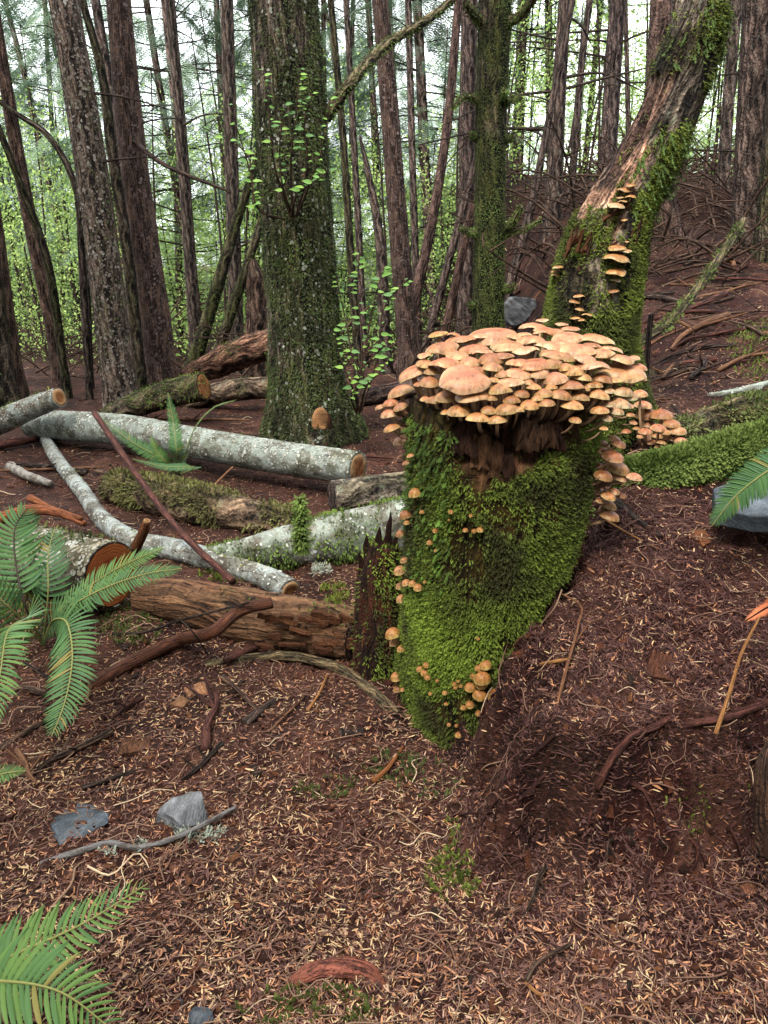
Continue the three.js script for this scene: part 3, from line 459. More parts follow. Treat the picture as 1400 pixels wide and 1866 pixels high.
  t = tree('mossy_pole', 'mossy pole leaning right beside the broken brown snag', [[353, 665, 26], [385, 560, 24], [416, 455, 20], [440, 380, 16]], 6.2, M.bark, { tint: [0.496, 0.52, 0.284], moss: 0.8, mossCount: 2500, grow: 0.6 });
  t = tree('mossy_pole', 'thinner mossy pole leaning right just left of the broken brown snag', [[395, 645, 20], [432, 540, 18], [468, 430, 15]], 6.6, M.bark, { tint: [0.496, 0.52, 0.284], moss: 0.8, mossCount: 1500, grow: 0.8 });
  t = tree('dead_snag', 'broken brown rotten snag behind the great mossy tree', [[470, 625, 42], [469, 560, 38], [467, 505, 34], [463, 485, 22], [461, 472, 8]], 6, M.bark, { tint: [0.6, 0.4, 0.3], broken: true, rough: 0.45, moss: 0.2 });
  t = tree('mossy_pole', 'thin pale green pole just right of the great mossy tree', [[652, 640, 15], [640, 480, 14], [625, 250, 13], [603, 0, 12]], 5, M.bark, { tint: [0.5, 0.52, 0.32], moss: 0.5 });
  t = tree('conifer_tree', 'thin black trunk beside the pale green pole', [[662, 600, 13], [650, 350, 12], [632, 20, 11]], 8, M.bark, { tint: [0.52, 0.455, 0.422] });
  t = tree('dead_snag', 'splintered dark snag leaning just left of the slim reddish trunk', [[700, 600, 20], [690, 420, 17], [672, 320, 12], [656, 248, 5]], 7, M.bark, { tint: [0.52, 0.442, 0.416], broken: true });
  t = tree('conifer_tree', 'slim smooth reddish trunk between the two mossy trees', [[748, 655, 44], [738, 560, 38], [725, 400, 35], [710, 200, 33], [693, 0, 30]], 5.8, M.red, { tint: [0.54, 0.43, 0.4], scales: 4000, scaleTones: [[0.07, 0.05, 0.045], [0.12, 0.085, 0.075], [0.17, 0.12, 0.105]], nv: 90, nu: 24 });
  t = tree('conifer_tree', 'thin dark trunk just right of the slim reddish trunk', [[760, 560, 14], [752, 300, 13], [745, 40, 12]], 8.5, M.bark, { tint: [0.52, 0.442, 0.442] });
  t = tree('conifer_tree', 'purple-brown trunk leaning right toward the dark trunk behind', [[757, 545, 20], [790, 390, 18], [815, 230, 17], [836, 0, 15]], 7.5, M.red, { tint: [0.52, 0.39, 0.404] });
  t = tree('conifer_tree', 'wide shadowy trunk close behind the straight mossy trunk', [[850, 545, 34], [852, 300, 31], [855, 50, 30]], 8, M.bark, { tint: [0.52, 0.422, 0.422] });
  deadLimbs(t.T0, t, 10, 9, M.dark, 0.6, 5, 0.9);
  t = tree('mossy_pole', 'short reddish leaning pole at the foot of the shadowy trunk', [[822, 555, 16], [845, 450, 15], [862, 370, 13]], 7, M.red, { tint: [0.52, 0.367, 0.352], broken: true });
  // the straight mossy tree with stubs
  t = tree('mossy_tree', 'straight evenly mossy trunk with stub branches behind the stump', [[891, 640, 60], [890, 560, 57], [893, 400, 54], [896, 200, 56], [903, 0, 60]], 4.6, M.bark, { tint: [0.52, 0.52, 0.317], moss: 0.95, mossCount: 60000, mossSize: 0.008, nu: 36, nv: 130, rough: 0.05, light: [0.13, 0.18, 0.045], dark: [0.05, 0.062, 0.02] });
  for (const [a, w] of [[[[920, 45, 4.6], [945, 30, 4.5], [965, 8, 4.4], [990, -30, 4.3]], 16], [[[880, 45, 4.6], [862, 25, 4.5], [848, 5, 4.4]], 15], [[[875, 185, 4.6], [850, 175, 4.5], [826, 195, 4.4]], 11], [[[915, 185, 4.6], [920, 172, 4.5], [918, 165, 4.45]], 10], [[[918, 188, 4.6], [935, 182, 4.5], [950, 178, 4.4]], 8], [[[920, 420, 4.6], [938, 400, 4.5], [950, 375, 4.45]], 15], [[[918, 428, 4.6], [950, 420, 4.5], [985, 400, 4.4]], 8], [[[870, 425, 4.6], [852, 422, 4.5], [838, 415, 4.45]], 10], [[[915, 525, 4.6], [930, 526, 4.5], [938, 520, 4.45]], 12], [[[870, 250, 4.6], [858, 246, 4.55]], 9], [[[920, 255, 4.6], [936, 250, 4.5]], 8], [[[868, 555, 4.6], [856, 556, 4.5]], 9]]) limb(t.T0, a, w, w * 0.55, M.bark, { tint: [0.52, 0.52, 0.312], moss: 500, size: 0.013 });
  t = tree('conifer_tree', 'dark trunk spreading at its foot left of the leaning dead tree', [[1000, 500, 40], [1008, 380, 32], [1018, 180, 27], [1030, 0, 23]], 6.6, M.bark, { tint: [0.52, 0.442, 0.416], nv: 60 });
  deadLimbs(t.T0, t, 14, 10, M.dark, 1, 5, 1);
  t = tree('conifer_tree', 'thin dark trunk arching right above the leaning dead tree', [[1028, 500, 22], [1045, 300, 14], [1060, 120, 13], [1075, 0, 12]], 7.2, M.bark, { tint: [0.52, 0.438, 0.438] });
  t = tree('conifer_tree', 'dark trunk rising behind the leaning dead tree\'s broken middle', [[1085, 470, 34], [1108, 280, 31], [1118, 120, 30], [1126, 0, 29]], 8, M.bark, { tint: [0.52, 0.428, 0.459] });
  deadLimbs(t.T0, t, 12, 11, M.dark, 1, 5, 1);
  t = tree('conifer_tree', 'very thin trunk hanging behind the leaning dead tree top', [[1146, 400, 9], [1145, 230, 9], [1140, 0, 8]], 9, M.bark, { tint: [0.52, 0.442, 0.416] });
  t = tree('conifer_tree', 'purple-brown trunk passing behind the leaning dead tree', [[1235, 570, 34], [1222, 420, 33], [1196, 210, 36], [1206, 0, 40]], 5.4, M.red, { tint: [0.52, 0.404, 0.404] });
  t = tree('conifer_tree', 'slim trunk between the leaning dead tree and the dark right trunk', [[1312, 400, 26], [1320, 300, 22], [1330, 150, 21], [1344, 0, 20]], 6.4, M.bark, { tint: [0.52, 0.459, 0.441] });
  t = tree('conifer_tree', 'broad dark trunk near the right picture edge', [[1358, 530, 60], [1362, 400, 54], [1372, 200, 54], [1384, 0, 56]], 5, M.bark, { tint: [0.52, 0.423, 0.404], nv: 80, nu: 26 });
  deadLimbs(t.T0, t, 8, 12, M.dark, 1, 4, 0.6);
  t = tree('mossy_pole', 'mossy trunk cut by the right picture edge', [[1398, 540, 54], [1404, 400, 46], [1415, 250, 44]], 4.7, M.bark, { tint: [0.52, 0.493, 0.383], moss: 0.6, mossCount: 2500 });
  for (const [a, b, w, d, l] of [[1060, 560, 18, 6, 'thin dark stem slanting up left behind the stump'], [960, 470, 14, 7.4, 'slanting dark stem crossing between the straight mossy trunk and the stump']]) tree('leaning_sapling', l, [[a - 130, b - 40, w], [a - 90, b - 190, w * 0.85], [a - 60, b - 340, w * 0.7]], d, M.bark, { tint: [0.52, 0.433, 0.433], grow: 1 });
}
// the leaning dead tree with shelves of mushrooms
{
  const pts = [[1104, 815, 180], [1083, 690, 170], [1076, 610, 165], [1094, 480, 152], [1130, 370, 124], [1192, 260, 116], [1240, 140, 108], [1275, 40, 95], [1300, -40, 84]], d = 2.25;
  const path = pts.map(p => PZ(p[0], p[1], d)), rad = pts.map((p, i) => p[2] / 2 * path[i].distanceTo(new V3(0, EYE, 0)) / ray(p[0], p[1]).length() / F);
  path.unshift(path[0].clone().add(new V3(0, -0.16, 0))); rad.unshift(rad[0] * 1.1);
  const base = path[1].clone(), K = thing('leaning_dead_tree', 'leaning broken dead trunk with moss, raw splintered wood and small mushroom shelves', 'tree', base);
  const at = p => { let best = 0, bd = 9; for (let i = 0; i < 40; i++) { const v = i / 39, j = v * (path.length - 1), a = Math.min(path.length - 2, Math.floor(j)), q = path[a].clone().lerp(path[a + 1], j - a), dd = Math.abs(q.y - p.y); if (dd < bd) { bd = dd; best = v; } } return best; };
  const kind = (p, n) => {   // 0 moss, 1 raw splintered wood, 2 dark rot
    const v = at(p), w = 0.16 * fbm(p.x * 11, p.y * 7, p.z * 11, 3); const left = -n.x;
    const raw = sst(0.5, 0.53, v + w) * sst(0.64, 0.6, v + w) * sst(-0.1, 0.2, left + w * 2), rot = sst(0.6, 0.64, v + w * 0.7) * sst(0.83, 0.76, v + w) * sst(0.25, 0.5, left + w * 2.5), bare = sst(0.9, 0.94, v + w);
    return [raw, rot, bare];
  };
  const g = tube(path, rad, { nu: 90, nv: 170, tile: 0.3,
    disp: (th, v, p, n) => { const [raw, rot] = kind(p, n); return 0.1 * fbm(p.x * 6, p.y * 4, p.z * 6, 4) - 0.18 * rot - 0.1 * raw + 0.16 * (rot + raw) * N3(th * 9, p.y * 7, 3) + 0.04 * N3(th * 16, p.y * 9, 1); },
    color: (p, n) => { const [raw, rot, bare] = kind(p, n), e = 0.8 + 0.6 * fbm(p.x * 16, p.y * 10, p.z * 16, 3); let c = mix3([0.2, 0.2, 0.13], [0.7, 0.7, 0.6], sst(0, 0.2, fbm(p.x * 9, p.y * 9, p.z * 9, 3))); c = mix3(c, [1.7, 1.2, 0.9], raw); c = mix3(c, [0.6, 0.44, 0.37], rot); c = mix3(c, [1.2, 1.15, 1.05], bare); return [c[0] * e, c[1] * e, c[2] * e]; } });
  part(K, 'trunk', g, M.bark);
  const cover = (p, n) => { const [a, b, c] = kind(p, n); return n.z < -0.6 ? 0 : clamp(1 - a * 2 - b * 2 - c * 2) * sst(-0.25, 0.05, fbm(p.x * 8, p.y * 5, p.z * 8, 3)); };
  mossOn(K, g, 110000, 41, (p, n) => cover(p, n) * (at(p) < 0.58 ? 1 : n.x > -0.2 ? 0.75 : 0.15), { size: 0.0105, droop: 0.5, light: [0.19, 0.24, 0.038], dark: [0.048, 0.055, 0.016] });
  mossOn(K, g, 5000, 42, (p, n) => cover(p, n) * (n.x > -0.2 ? 0.9 : 0.1) * sst(0.5, 0.6, at(p)), { size: 0.03, strand: true, droop: 2, light: [0.1, 0.16, 0.04], dark: [0.05, 0.07, 0.02] });
  const R = rng(5); // splinters standing off the break
  for (let i = 0; i < 46; i++) {
    const px = 1040 + 130 * R(), py = 450 - (px - 1040) * 0.75 * R() - 40 * R() + 20, p = PZ(px, py, d - 0.075 - 0.03 * R()), L = 0.03 + 0.06 * R(), w = 0.004 + 0.008 * R();
    const gg = new THREE.CylinderGeometry(w * 0.15, w, L, 4, 3); gg.scale(1, 1, 0.5); gg.rotateZ(-0.6 + 1.1 * (R() - 0.5)); gg.rotateX(0.5 * (R() - 0.3)); gg.translate(p.x, p.y, p.z); part(K, 'splinter', gg, i % 3 ? M.woodP : M.root);
  }
  const shelves = [[1151,337,19],[1139,345,26],[1149,357,18],[1131,360,14],[1135,367,17],[1123,374,33],[1138,400,13],[1143,440,9],[1126,451,33],[1140,456,22],[1123,468,47],[1141,477,17],[1122,494,37],[1122,510,21],[1119,530,20],[1056,539,20],[1048,549,20],[1057,563,18],[1071,573,20],[1049,579,18],[1060,582,15],[1017,486,21],[1011,495,14],[1014,501,18]];
  const hit = (px, py) => { const r = ray(px, py); for (let s = 1.8; s < 2.6; s += 0.006) { const p = r.clone().multiplyScalar(s).add(new V3(0, EYE, 0)), v = at(p), j = v * (path.length - 1), a = Math.min(path.length - 2, Math.floor(j)), q = path[a].clone().lerp(path[a + 1], j - a), rr = lerp(rad[a], rad[a + 1], j - a); if (p.distanceTo(q) < rr * 1.0 + 0.012) return [s, q, rr]; } return null; };
  const put = (list, where, group, mats, kindOf) => list.sort((a, b) => a[1] - b[1]).forEach(([px, py, w], i) => {
    const hh = hit(px, py); let c, an;
    if (hh && !where.includes('foot')) { c = P(px, py, hh[0]); const o = c.clone().sub(hh[1]); o.y = 0; o.normalize(); an = hh[1].clone().addScaledVector(o, hh[2] * 0.92); an.y = c.y - 0.02; } else if (where.includes('foot')) { c = P(px, py, 1.98 + 0.025 * ((i * 3) % 5) + 0.0006 * (815 - py)); an = P(lerp(px, 1195, 0.35), 818, 2.09); if (px < 1160) an.copy(c).add(new V3(-0.02, -0.03, -0.12)); }
    else { c = P(px, py, 2.16 + 0.04 * (i % 4)); an = c.clone().add(new V3(0.05, -0.05, -0.05)); }
    const r = w / 2 * c.clone().sub(new V3(0, EYE, 0)).length() / ray(px, py).length() / F * 1.05; mushroom(c, r, an, kindOf, mats, new V3(0, 0, 0.05), `${ordinal(i)} mushroom from the top ${where}`, group);
  });
  put(shelves, 'on the leaning dead tree\'s trunk', 'mushrooms up the leaning dead tree', CAPPALE.concat(CAPTAN), 'flat');
  put([[1148,739,16],[1167,716,28],[1173,736,31],[1150,755,15],[1155,769,15],[1142,785,17],[1180,753,40],[1206,753,42],[1185,772,24],[1225,770,30],[1201,779,28],[1177,785,25],[1236,783,30],[1161,780,14],[1212,786,20],[1198,794,21],[1218,797,18],[1230,799,16],[1242,802,22],[1189,805,19],[1206,805,17],[1221,810,22],[1200,814,15],[1167,795,12],[1222,777,14]], 'in the clump at the leaning dead tree\'s foot', 'mushrooms at the foot of the leaning dead tree', CAPM.concat(CAPTAN), 'dome');
}

// ---------------------------------------------------------------- logs, branches and sticks on the ground
function log(name, label, category, pts, mat, o = {}) {   // pts: [px, py, width px, depth along the ray (or null: lying on the ground)]
  const q = pts.map(([px, py, w, t]) => { const tt = t ?? GT(px, py + w * 0.46) + 0.25 * w / 2 * 3 / F; return [P(px, py, tt), w / 2 * tt / F]; });
  const path = q.map(a => a[0]), rad = q.map(a => a[1]), n = path.length, sd = path[0].x * 9 + path[0].z * 5;
  const base = path[0].clone().lerp(path[n - 1], 0.5); base.y -= rad[0]; const L = thing(name, label, category, base);
  const { tint = [1, 1, 1], patch = [0.3, 0.26, 0.2], pk = 0, under = null, nu = 24, nv = 70, rough = 0.05, moss = 0, mossCount = 0, ends = [null, null] } = o;
  const mm = (p, nn) => moss * sst(0.0, 0.3, fbm(p.x * 6 + sd, p.y * 6, p.z * 6, 4) + (moss - 0.5) + (o.topMoss ?? 0.2) * nn.y);
  const g = tube(path, rad, { nu, nv, caps: true, tile: o.tile ?? 0.3, disp: (th, v, p) => rough * (fbm(p.x * 5 + sd, p.y * 5, p.z * 5, 4) + 0.6 * N3(th * 4, v * 14 + sd, 1)) + (o.disp ? o.disp(th, v, p) : 0),
    color: (p, nn, th, v) => { const e = 0.85 + 0.4 * fbm(p.x * 12 + sd, p.y * 12, p.z * 12, 3), k = pk * sst(-0.06, 0.22, 0.6 * fbm(p.x * 5, p.y * 9 + sd, p.z * 5, 3) + 0.7 * fbm(p.x * 19, p.y * 34 + sd, p.z * 19, 4) + (o.pbias ?? 0)); let c = mix3(tint, patch, k); c = mix3(c, [0.16, 0.19, 0.06], mm(p, nn)); return [c[0] * e, c[1] * e, c[2] * e]; } });
  part(L, o.bodyName ?? 'trunk', g, mat);
  if (mat === M.pale) crust(L, g, Math.round(1500 * path[0].distanceTo(path[n - 1]) / 0.8 * (rad[0] / 0.07)), 500 + Math.round(Math.abs(sd) * 10), [[0.2, 0.17, 0.12], [0.34, 0.32, 0.26], [0.4, 0.4, 0.35], [0.43, 0.44, 0.4]], 0.0045);
  if (mossCount) mossOn(L, g, mossCount, 300 + Math.round(Math.abs(sd * 20)), mm, { size: o.mossSize ?? 0.012, small: o.small ?? true, light: o.light ?? [0.17, 0.25, 0.05], dark: o.dark ?? [0.07, 0.1, 0.025], droop: 0.7 });
  ends.forEach((m, i) => { if (!m) return;
    const p = i ? path[n - 1] : path[0], d = (i ? path[n - 1].clone().sub(path[n - 2]) : path[0].clone().sub(path[1])).normalize(), r = (i ? rad[n - 1] : rad[0]) * 0.985;
    const nr = 6, na = 40, pos = [], uv = [], idx = [], fr = frame(p, d, new V3(0, 1, 0), 1);
    for (let a = 0; a <= nr; a++) for (let b = 0; b < na; b++) { const th = b / na * 6.2832, rr = r * a / nr * (1 + 0.03 * N3(Math.cos(th) * 2, Math.sin(th) * 2, sd)), x = rr * Math.cos(th), z = rr * Math.sin(th), w = new V3(x, 0.004 + 0.004 * N3(x * 40, z * 40, sd) - (a === nr ? 0.012 : 0), z).applyMatrix4(fr); pos.push(w.x, w.y, w.z); uv.push(0.5 + x / r / 2.05, 0.5 + z / r / 2.05); }
    for (let a = 0; a < nr; a++) for (let b = 0; b < na; b++) { const k = a * na + b, l = a * na + (b + 1) % na; idx.push(k, l, k + na, l, l + na, k + na); }
    part(L, 'cut_face', build(pos, idx, uv), m);
  });
  return { L, g, path, rad };
}
log('fallen_log', 'long pale lichen-coated log lying before the great mossy tree', 'log', [[60, 772, 50, 4.05], [95, 775, 54, 3.95], [220, 783, 57, 3.75], [350, 806, 58, 3.5], [500, 832, 61, 3.25], [653, 853, 62, 3.05]], M.pale, { tint: [0.78, 0.81, 0.78], patch: [0.4, 0.39, 0.3], pk: 0.85, pbias: -0.06, nv: 260, nu: 48, ends: [null, M.cut], moss: 0.25, mossCount: 2500 });
log('fallen_log', 'brown moss-backed log lying in front of the pale lichen-coated log', 'log', [[208, 888, 62], [280, 903, 72], [355, 920, 78], [450, 940, 66], [540, 958, 56]], M.bark, { tint: [0.62, 0.52, 0.38], moss: 0.62, mossCount: 12000, mossSize: 0.016, nv: 90, nu: 36, light: [0.2, 0.2, 0.06], dark: [0.1, 0.09, 0.035] });
log('fallen_log', 'moss-and-white-lichen log running behind the stump', 'log', [[372, 1016, 34], [440, 1010, 56], [520, 998, 80], [640, 978, 100], [760, 955, 106], [860, 930, 106]], M.pale, { tint: [0.88, 0.9, 0.84], patch: [0.36, 0.26, 0.2], pk: 0.8, moss: 0.66, mossCount: 14000, nv: 90, nu: 36, light: [0.2, 0.3, 0.05], topMoss: -0.1 });
log('fallen_log', 'short grey-green sawn log wedged under the pale log\'s cut end', 'log', [[606, 908, 64, 2.85], [680, 898, 64, 2.9], [770, 886, 62, 2.95]], M.bark, { tint: [0.6, 0.62, 0.52], patch: [0.8, 0.82, 0.78], pk: 0.5, moss: 0.4, ends: [M.dark, null] });
log('lichen_branch', 'crooked lichen-covered branch with cut end crossing the left clearing', 'branch', [[82, 800, 20], [110, 845, 24], [150, 895, 28], [190, 950, 32], [245, 985, 38], [310, 1000, 42], [365, 1015, 42], [430, 1035, 42], [490, 1055, 42], [528, 1078, 46]], M.pale, { tint: [0.84, 0.86, 0.88], patch: [0.32, 0.26, 0.22], pk: 0.8, nv: 150, nu: 20, rough: 0.16, moss: 0.25, mossCount: 3500, light: [0.3, 0.32, 0.05], dark: [0.16, 0.18, 0.04], mossSize: 0.014, ends: [null, M.cut] });
log('branch_stub', 'short sawn orange stub standing on the lichen branch', 'branch', [[246, 1000, 20, 2.38], [262, 968, 18, 2.34], [268, 950, 15, 2.32]], M.wood, { tint: [0.62, 0.38, 0.22], ends: [null, M.cut], nv: 12, nu: 14 });
{ // sawn log end, reddish, behind the fern
  const c = P(203, 1047, 2.12), ax = new V3(-0.86, -0.05, -0.5), r = 0.091, pts = [0, 0.1, 0.22, 0.36].map(s => c.clone().addScaledVector(ax, s)).reverse();
  const L = thing('sawn_log', 'sawn log showing its round rust-red cut face behind the fern', 'log', new V3(c.x, c.y - r, c.z));
  const g = tube(pts, [r * 0.98, r, r, r], { nu: 40, nv: 50, tile: 0.3, disp: (th, v, p) => 0.05 * fbm(p.x * 8, p.y * 8, p.z * 8, 3), color: (p) => { const k = sst(-0.05, 0.15, fbm(p.x * 9, p.y * 9, p.z * 9, 3)); return mix3([0.26, 0.22, 0.15], [0.6, 0.56, 0.46], k); } });
  part(L, 'trunk', g, M.pale); crust(L, g, 2500, 571, [[0.1, 0.08, 0.05], [0.2, 0.17, 0.11], [0.28, 0.26, 0.2], [0.36, 0.35, 0.3]], 0.006); mossOn(L, g, 2500, 77, (p, n) => sst(-0.1, 0.2, fbm(p.x * 7, p.y * 7, p.z * 7, 3)) * 0.7, { size: 0.016, light: [0.2, 0.2, 0.06], small: true });
  const f = new THREE.CircleGeometry(r * 0.96, 44, 0), d = ax.clone().negate(); f.applyQuaternion(new THREE.Quaternion().setFromUnitVectors(new V3(0, 0, 1), d)); f.translate(c.x + d.x * 0.004, c.y + d.y * 0.004, c.z + d.z * 0.004); part(L, 'cut_face', f, M.cutRed, 'rust-red sawn face');
  const ringG = new THREE.TorusGeometry(r * 0.975, r * 0.035, 6, 44); ringG.applyQuaternion(new THREE.Quaternion().setFromUnitVectors(new V3(0, 0, 1), d)); ringG.translate(c.x, c.y, c.z); part(L, 'bark_rim', ringG, M.dark);
}
{
  const L = log('rotten_log', 'big rotten brown log with cracked end pointing at the stump', 'log', [[262, 1085, 66], [340, 1098, 84], [450, 1124, 104], [560, 1146, 110], [650, 1160, 104]], M.wood, { tint: [0.46, 0.4, 0.31], patch: [0.3, 0.22, 0.17], pk: 0.8, nv: 160, nu: 64, rough: 0.08, disp: (th, v) => -0.1 * sst(0.45, 0.75, v) * sst(0.1, 0.5, N3(th * 6, v * 3, 2.2)) + 0.09 * sst(0.5, 0.8, v) * N3(th * 11, v * 30, 4.2), moss: 0.3, mossCount: 2500, ends: [null, M.dark], tile: 0.45 });
  const R = rng(31); for (let i = 0; i < 26; i++) { const px = 470 + 165 * R(), py = 1118 + 70 * R(), t = 1.9 - 0.02 * R(), p = P(px, py, t), g = new THREE.BoxGeometry(0.03 + 0.04 * R(), 0.006 + 0.012 * R(), 0.012, 5, 2, 1), q = g.attributes.position; for (let k = 0; k < q.count; k++) q.setXYZ(k, q.getX(k), q.getY(k) + 0.005 * N3(q.getX(k) * 60 + i * 7, 2, 1), q.getZ(k) + 0.004 * N3(q.getX(k) * 50 + i, q.getY(k) * 90, 1)); g.rotateZ(-0.2 + 0.5 * (R() - 0.5)); g.rotateX(0.5 * (R() - 0.5)); g.computeVertexNormals(); g.translate(p.x, p.y, p.z); part(L.L, 'wood_flake', g, i % 2 ? M.woodP : std(T.wood, [0.4, 0.25, 0.16], 0.9, 0.006)); }
}
log('fallen_log', 'lichened log end propped on the pale log at the left edge', 'log', [[-60, 792, 48, 3.95], [0, 768, 45, 3.85], [60, 742, 40, 3.75], [108, 724, 36, 3.68]], M.pale, { tint: [0.8, 0.82, 0.8], patch: [0.42, 0.24, 0.16], pk: 0.9, moss: 0.4, mossCount: 2500, mossSize: 0.016, ends: [null, M.cut], light: [0.3, 0.34, 0.06] });
log('fallen_log', 'mossy log with splintered orange tip behind the pale log', 'log', [[190, 765, 36, 4.5], [250, 738, 44, 4.4], [320, 715, 50, 4.3], [372, 705, 52, 4.25]], M.bark, { tint: [0.5, 0.48, 0.36], moss: 0.7, mossCount: 4000, ends: [null, std(T.wood, [1, 0.62, 0.36], 0.85, 0.006)] });
log('rotten_log', 'crumbling reddish log behind the great mossy tree', 'log', [[340, 690, 40, 5.4], [410, 655, 52, 5.3], [480, 630, 56, 5.2], [540, 615, 56, 5.2]], M.bark, { tint: [0.7, 0.46, 0.34], rough: 0.3, moss: 0.4, mossCount: 4000 });
log('rotten_log', 'brown mossy log under the crumbling reddish log', 'log', [[330, 735, 34, 4.9], [420, 712, 40, 4.8], [500, 705, 40, 4.7]], M.bark, { tint: [0.58, 0.52, 0.4], moss: 0.5, mossCount: 1500 });
log('mossy_log', 'bright green moss-blanketed log to the right of the stump', 'log', [[1130, 872, 44, 1.86], [1190, 862, 54, 1.84], [1290, 838, 58, 1.86], [1400, 806, 60, 1.9], [1520, 770, 60, 1.95]], M.bark, { tint: [0.36, 0.312, 0.192], moss: 1.3, mossCount: 40000, mossSize: 0.017, small: false, nv: 80, light: [0.19, 0.25, 0.06], dark: [0.1, 0.15, 0.03] });
log('fallen_log', 'stubby greenish-brown log above the moss-blanketed log', 'log', [[1235, 792, 46], [1290, 775, 62], [1345, 758, 70], [1392, 748, 66]], M.bark, { tint: [0.42, 0.42, 0.26], moss: 0.7, mossCount: 6000, mossSize: 0.012, light: [0.2, 0.22, 0.07] });
log('fallen_log', 'brown patchy log lying beyond the stump cluster', 'log', [[1120, 704, 40, 2.9], [1200, 696, 40, 2.95], [1270, 686, 36, 3.0], [1325, 680, 28, 3.05]], M.bark, { tint: [0.56, 0.44, 0.36], patch: [0.7, 0.68, 0.6], pk: 0.5, moss: 0.35, mossCount: 1500 });
log('lichen_branch', 'white-lichened stick behind the stubby greenish log', 'branch', [[1290, 722, 10], [1340, 714, 13], [1400, 700, 14]], M.pale, { tint: [0.8, 0.84, 0.8], patch: [0.3, 0.24, 0.2], pk: 0.7, nu: 12, rough: 0.2 });
log('mossy_pole', 'pale mossy pole leaning across the right hillside', 'branch', [[1135, 640, 17, 2.65], [1215, 590, 16, 2.85], [1290, 500, 15, 3.1], [1356, 402, 14, 3.4]], M.bark, { tint: [0.56, 0.54, 0.34], moss: 0.55, mossCount: 2500, nu: 14, ends: [null, M.cut], mossSize: 0.014 });
log('dead_stick', 'short dark upright stick behind the stump\'s right rim', 'stick', [[1176, 690, 12, 2.6], [1180, 640, 11, 2.55], [1187, 572, 10, 2.5]], M.bark, { tint: [0.36, 0.306, 0.288], nu: 10, rough: 0.2 });
log('fallen_log', 'grey log lying past the shrub left of the stump', 'log', [[640, 730, 30, 4.3], [700, 718, 34, 4.25], [770, 704, 34, 4.2], [860, 690, 34, 4.1]], M.bark, { tint: [0.36, 0.29, 0.28] });
{ // broken dark stub between the rotten log and the stump
  const c = G(690, 1205), S = thing('broken_stub', 'dark jagged rotten stub leaning against the stump\'s left side', 'tree stump', c);
  const prof = [[688, 1215, 84, 1.88], [690, 1130, 88, 1.86], [692, 1050, 76, 1.84], [698, 995, 58, 1.83]];
  const path = prof.map(a => P(a[0], a[1], a[3])), rad = prof.map(a => a[2] / 2 * a[3] / F); path.unshift(path[0].clone().add(new V3(0, -0.1, 0))); rad.unshift(rad[0]);
  const g = tube(path, rad, { nu: 40, nv: 50, tile: 0.25, disp: (th, v, p) => 0.2 * fbm(p.x * 9, p.y * 5, p.z * 9, 4) + 0.16 * N3(th * 5, p.y * 5, 2), color: (p) => { const e = 0.6 + 0.8 * fbm(p.x * 20, p.y * 8, p.z * 20, 3), r = sst(0, 0.2, fbm(p.x * 12, p.y * 6, p.z * 12, 2)); return mix3([0.14 * e, 0.09 * e, 0.075 * e], [0.3 * e, 0.16 * e, 0.11 * e], r); } });
  part(S, 'trunk', g, M.wood);
  for (const [px, py, w, hh, a] of [[708, 975, 34, 95, -0.1], [672, 1005, 30, 70, 0.15], [692, 995, 34, 80, 0.02], [722, 1000, 26, 80, -0.05], [660, 1030, 22, 60, 0.2]]) {
    const t = 1.82, q = P(px, py, t), gg = new THREE.ConeGeometry(w / 2 * t / F, hh * t / F, 7, 6), ps = gg.attributes.position; for (let k = 0; k < ps.count; k++) { const x = ps.getX(k), y = ps.getY(k), z = ps.getZ(k); ps.setXYZ(k, x + 0.008 * N3(x * 60, y * 30 + px, z * 60), y, z * 0.6 + 0.006 * N3(x * 50, y * 40, px)); } gg.rotateZ(a); gg.computeVertexNormals(); gg.translate(q.x, q.y, q.z); part(S, 'splinter', gg, std(T.wood, [0.13, 0.075, 0.06], 0.9, 0.01)); }
  mossOn(S, g, 9000, 55, (p, n) => sst(0.72, 0.55, p.y + 0.3) * (n.x > -0.3 ? 0.7 : 0.1) * (p.y > c.y ? 1 : 0), { size: 0.0098, dark: [0.045, 0.046, 0.014], light: [0.2, 0.275, 0.034] });
}
function stick(name, label, pts, w, mat, o = {}) {   // pts: [px, py, lift, depth]; lies on the ground unless a depth is given
  const path = pts.map(([px, py, lift = 0, t]) => { const p = t ? P(px, py, t) : G(px, py); p.y += lift; return p; }), s = path[0].distanceTo(new V3(0, EYE, 0)) / F / 2, n = path.length, gs = [];
  gs.push(tube(path, path.map((_, i) => w * s * lerp(1, o.end ?? 0.6, i / (n - 1))), { nu: 8, nv: 10 * n, tile: 0.15, disp: (th, v, p) => 0.25 * fbm(p.x * 30, p.y * 30, p.z * 30, 3) }));
  for (const fk of o.forks ?? []) { const fp = fk.map(([px, py, lift = 0, t]) => { const p = t ? P(px, py, t) : G(px, py); p.y += lift; return p; }); gs.push(tube(fp, fp.map((_, i) => w * s * 0.55 * (1 - 0.5 * i / (fp.length - 1))), { nu: 6, nv: 10, tile: 0.15 })); }
  return single(name, gs.length > 1 ? mergeGeometries(gs) : gs[0], mat, label, o.cat ?? 'stick');
}
stick('dead_stick', 'long straight dark stick slanting over the lichen branch', [[172, 752, 0, 2.95], [260, 880, 0, 2.6], [330, 970, 0, 2.35], [425, 1060, 0, 2.1]], 10, M.root, { end: 0.9 });
